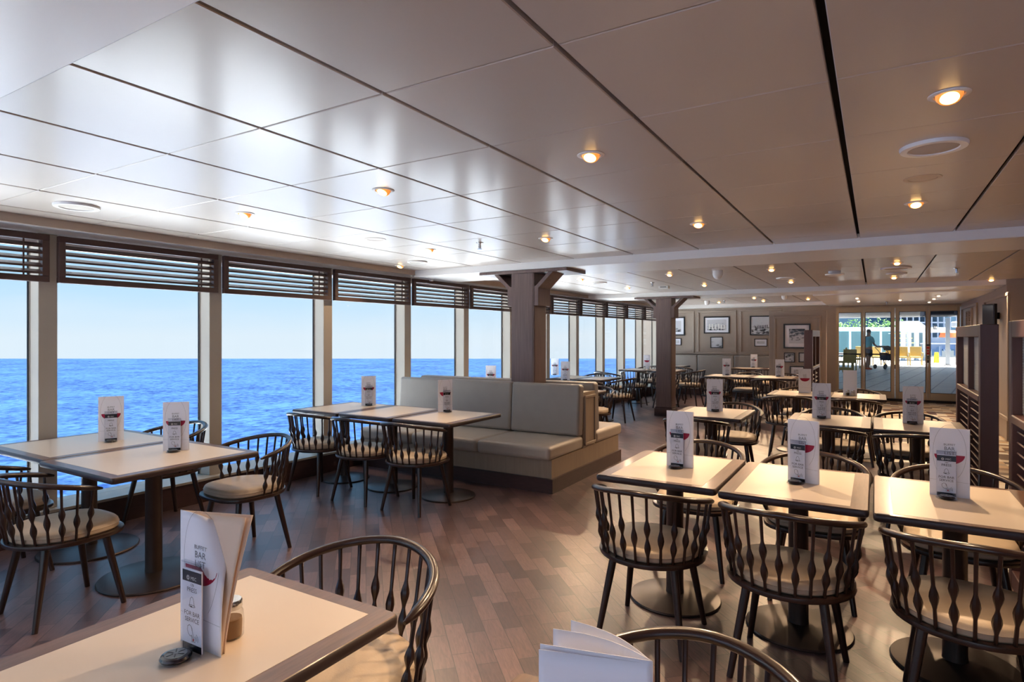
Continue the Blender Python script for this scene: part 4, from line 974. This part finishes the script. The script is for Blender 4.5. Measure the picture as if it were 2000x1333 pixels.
# ------------------------------------------------------------------ person with stroller
def skin_body(name, m, J, E, parent, sub=2):
    me = bpy.data.meshes.new(name); me.from_pydata([j[:3] for j in J], E, []); me.materials.append(m)
    o = bpy.data.objects.new(name, me); COL.objects.link(o); o.parent = parent
    sk = o.modifiers.new('skin', 'SKIN'); sk.use_smooth_shade = True
    lay = me.skin_vertices[0].data if me.skin_vertices else None
    if lay is None:
        import bmesh
        bm = bmesh.new(); bm.from_mesh(me); bm.verts.layers.skin.verify(); bm.to_mesh(me); bm.free(); lay = me.skin_vertices[0].data
    for i, j in enumerate(J):
        r = j[3]; lay[i].radius = (r, r) if not isinstance(r, tuple) else r
        lay[i].use_root = (i == 0)
    s = o.modifiers.new('sub', 'SUBSURF'); s.levels = sub; s.render_levels = sub
    return o
x, y = wd(1696, 722)
t = thing('person', 'person in a teal t-shirt and dark shorts pushing a stroller outside the doors', 'person', (x, y, 0), math.radians(-40))
J = [(0, 0, .95, (.15, .11)), (0, 0, 1.12, (.15, .11)), (0, .01, 1.32, (.18, .12)), (0, 0, 1.46, (.10, .08)), (0, .02, 1.54, .055), (0, .035, 1.63, (.075, .09)), (0, .035, 1.73, (.065, .08)),
     (-.09, 0, .86, .09), (-.10, .06, .49, .058), (-.10, .0, .10, .042), (-.10, .13, .04, .038), (.09, 0, .86, .09), (.10, -.06, .49, .058), (.11, -.14, .10, .042), (.11, -.02, .04, .038),
     (-.20, 0, 1.40, .062), (-.24, .05, 1.14, .046), (-.19, .30, 1.02, .034), (-.18, .37, 1.02, .036), (.20, 0, 1.40, .062), (.24, .05, 1.14, .046), (.19, .30, 1.02, .034), (.18, .37, 1.02, .036)]
E = [(0, 1), (1, 2), (2, 3), (3, 4), (4, 5), (5, 6), (0, 7), (7, 8), (8, 9), (9, 10), (0, 11), (11, 12), (12, 13), (13, 14), (3, 15), (15, 16), (16, 17), (17, 18), (3, 19), (19, 20), (20, 21), (21, 22)]
body = skin_body('body', M_skin, J, E, t)
for sx in (-1, 1):
    for k in range(5):
        b = MB(); base = Vector((sx * .18 + (k - 2) * .016, .38, 1.02)) if k < 4 else Vector((sx * .18 - sx * .03, .36, 1.02)); ln = (.05, .06, .062, .05, .04)[k]
        b.tube([base, base + Vector((0, ln * .6, .012)), base + Vector((0, ln * .8, -.02)), base + Vector((0, ln * .5, -.035))], [.009, .009, .008, .006], 6); b.build('finger', M_skin, t)
JS = [(0, 0, .93, (.175, .135)), (0, 0, 1.12, (.175, .135)), (0, .01, 1.32, (.20, .14)), (0, 0, 1.45, (.12, .09)), (-.20, 0, 1.40, .082), (-.235, .04, 1.2, .07), (.20, 0, 1.40, .082), (.235, .04, 1.2, .07)]
skin_body('t_shirt', M_shirt, JS, [(0, 1), (1, 2), (2, 3), (3, 4), (4, 5), (3, 6), (6, 7)], t)
skin_body('shorts', M_shorts, [(0, 0, .96, (.17, .13)), (0, 0, .86, (.16, .12)), (-.10, .02, .78, .105), (-.105, .05, .56, .092), (.10, -.01, .78, .105), (.105, -.045, .56, .092)], [(0, 1), (1, 2), (2, 3), (1, 4), (4, 5)], t)
b = MB(); b.lathe([(.05, 1.66), (.088, 1.69), (.09, 1.74), (.07, 1.79), (.03, 1.815)], 16, (0, .02)); b.build('hair', M_hair, t)
for (sx, yy, in_) in ((-.10, .08, 0), (.11, -.07, 0)): b = MB(); b.loft([[(sx + dx * w5, yy + y5, z5) for dx, z5 in ((-1, 0), (1, 0), (1, h5), (-1, h5))] for y5, w5, h5 in ((-.12, .035, .08), (0, .045, .09), (.12, .045, .05), (.15, .02, .03))]); b.build('shoe', M_shoe, t)
b = MB(); b.lathe([(.012, 1.635), (.006, 1.66)], 8, (0, .13)); b.build('nose', M_skin, t)
for sx in (-1, 1): b = MB(); b.lathe([(.01, 1.66), (.01, 1.672)], 8, (sx * .03, .115)); b.build('eye', M_black, t); b = MB(); b.lathe([(.012, 1.63), (.012, 1.68)], 8, (sx * .085, .03)); b.build('ear', M_skin, t)
b = MB(); b.box(-.022, .022, .115, .122, 1.60, 1.607); b.build('mouth', M_redb, t)
hx, hy = x + math.sin(math.radians(40)) * 1.0, y + math.cos(math.radians(40)) * 1.0
t = thing('baby_stroller', 'dark stroller pushed by the person outside the doors', 'stroller', (hx, hy, 0), math.radians(-40))
b = MB(); b.tube([(-.22, -.35, 1.0), (-.22, -.1, .8), (-.22, .35, .12)], .014, 8); b.tube([(.22, -.35, 1.0), (.22, -.1, .8), (.22, .35, .12)], .014, 8); b.tube([(-.22, -.35, 1.0), (.22, -.35, 1.0)], .014, 8); b.tube([(-.22, .05, .5), (-.22, -.3, .12)], .012, 8); b.tube([(.22, .05, .5), (.22, -.3, .12)], .012, 8); b.build('frame', M_black, t)
b = MB(); b.loft([[(-.2, -.1, .75), (.2, -.1, .75), (.2, -.05, .4), (-.2, -.05, .4)], [(-.2, .35, .5), (.2, .35, .5), (.2, .3, .4), (-.2, .3, .4)]]); b.build('seat', M_shorts, t)
b = MB(); b.loft([[(s5 * .22, -.1 + .32 * math.sin(a5), .75 + .32 * math.cos(a5)) for a5 in [k * PI / 10 for k in range(-2, 5)]] for s5 in (-1, 1)], closed=False, cap0=False, cap1=False); b.build('hood', M_black, t)
for sx in (-1, 1):
    for yy in (-.3, .35): b = MB(); b.lathe([(.10, -.015), (.11, 0), (.10, .015)], 16, M=Matrix.Translation((sx * .25, yy, .11)) @ Matrix.Rotation(PI / 2, 4, 'Y')); b.build('wheel', M_black, t)

# ------------------------------------------------------------------ world, sun, camera
w = bpy.data.worlds.new('sky'); scn.world = w; w.use_nodes = True; nt = w.node_tree; nt.nodes.clear()
out = nt.nodes.new('ShaderNodeOutputWorld'); bg = nt.nodes.new('ShaderNodeBackground'); tc = nt.nodes.new('ShaderNodeTexCoord'); sp = nt.nodes.new('ShaderNodeSeparateXYZ')
nt.links.new(tc.outputs['Generated'], sp.inputs[0])
mr = nt.nodes.new('ShaderNodeMapRange'); mr.inputs[1].default_value = -.1; mr.inputs[2].default_value = .9; nt.links.new(sp.outputs['Z'], mr.inputs[0])
rp = nt.nodes.new('ShaderNodeValToRGB'); e = rp.color_ramp.elements
e[0].position = 0; e[0].color = srgb((222, 238, 250)); e[1].position = 1; e[1].color = srgb((120, 186, 248))
for p_, c_ in ((.10, (222, 239, 251)), (.17, (190, 228, 255)), (.24, (158, 214, 255)), (.5, (130, 198, 255))):
    q_ = e.new(p_); q_.color = srgb(c_)
nt.links.new(mr.outputs[0], rp.inputs[0])
cl = nt.nodes.new('ShaderNodeTexNoise'); cl.inputs['Scale'].default_value = 4; cl.inputs['Detail'].default_value = 6
mp = nt.nodes.new('ShaderNodeMapping'); mp.inputs['Scale'].default_value = (1, 1, 5); nt.links.new(tc.outputs['Generated'], mp.inputs[0]); nt.links.new(mp.outputs[0], cl.inputs['Vector'])
cr = nt.nodes.new('ShaderNodeMapRange'); cr.inputs[1].default_value = .5; cr.inputs[2].default_value = .85; cr.inputs[4].default_value = .35; nt.links.new(cl.outputs['Fac'], cr.inputs[0])
mx = nt.nodes.new('ShaderNodeMix'); mx.data_type = 'RGBA'; mx.inputs[7].default_value = srgb((240, 246, 252)); nt.links.new(cr.outputs[0], mx.inputs[0]); nt.links.new(rp.outputs[0], mx.inputs[6]); nt.links.new(mx.outputs[2], bg.inputs[0])
bg.inputs[1].default_value = 0.75; nt.links.new(bg.outputs[0], out.inputs[0])
S = bpy.data.lights.new('sun', 'SUN'); S.energy = 36.0; S.angle = math.radians(.6); S.color = (1, .96, .9); so = bpy.data.objects.new('sun', S); COL.objects.link(so)
so.rotation_euler = Vector((.33, .12, 1.0)).to_track_quat('Z', 'Y').to_euler()
cam = bpy.data.cameras.new('camera'); cam.sensor_width = 36; cam.lens = 36 * F / 2000; cam.shift_y = -(666.5 - YH) / 2000; cam.clip_end = 5000; cam.clip_start = .05
co = bpy.data.objects.new('camera', cam); COL.objects.link(co); co.location = (0, 0, HC); co.rotation_euler = (PI / 2, 0, YAW); scn.camera = co
vs = scn.view_settings; vs.view_transform = 'Standard'; vs.look = 'None'; vs.gamma = 1; vs.exposure = 0.48; vs.use_curve_mapping = False
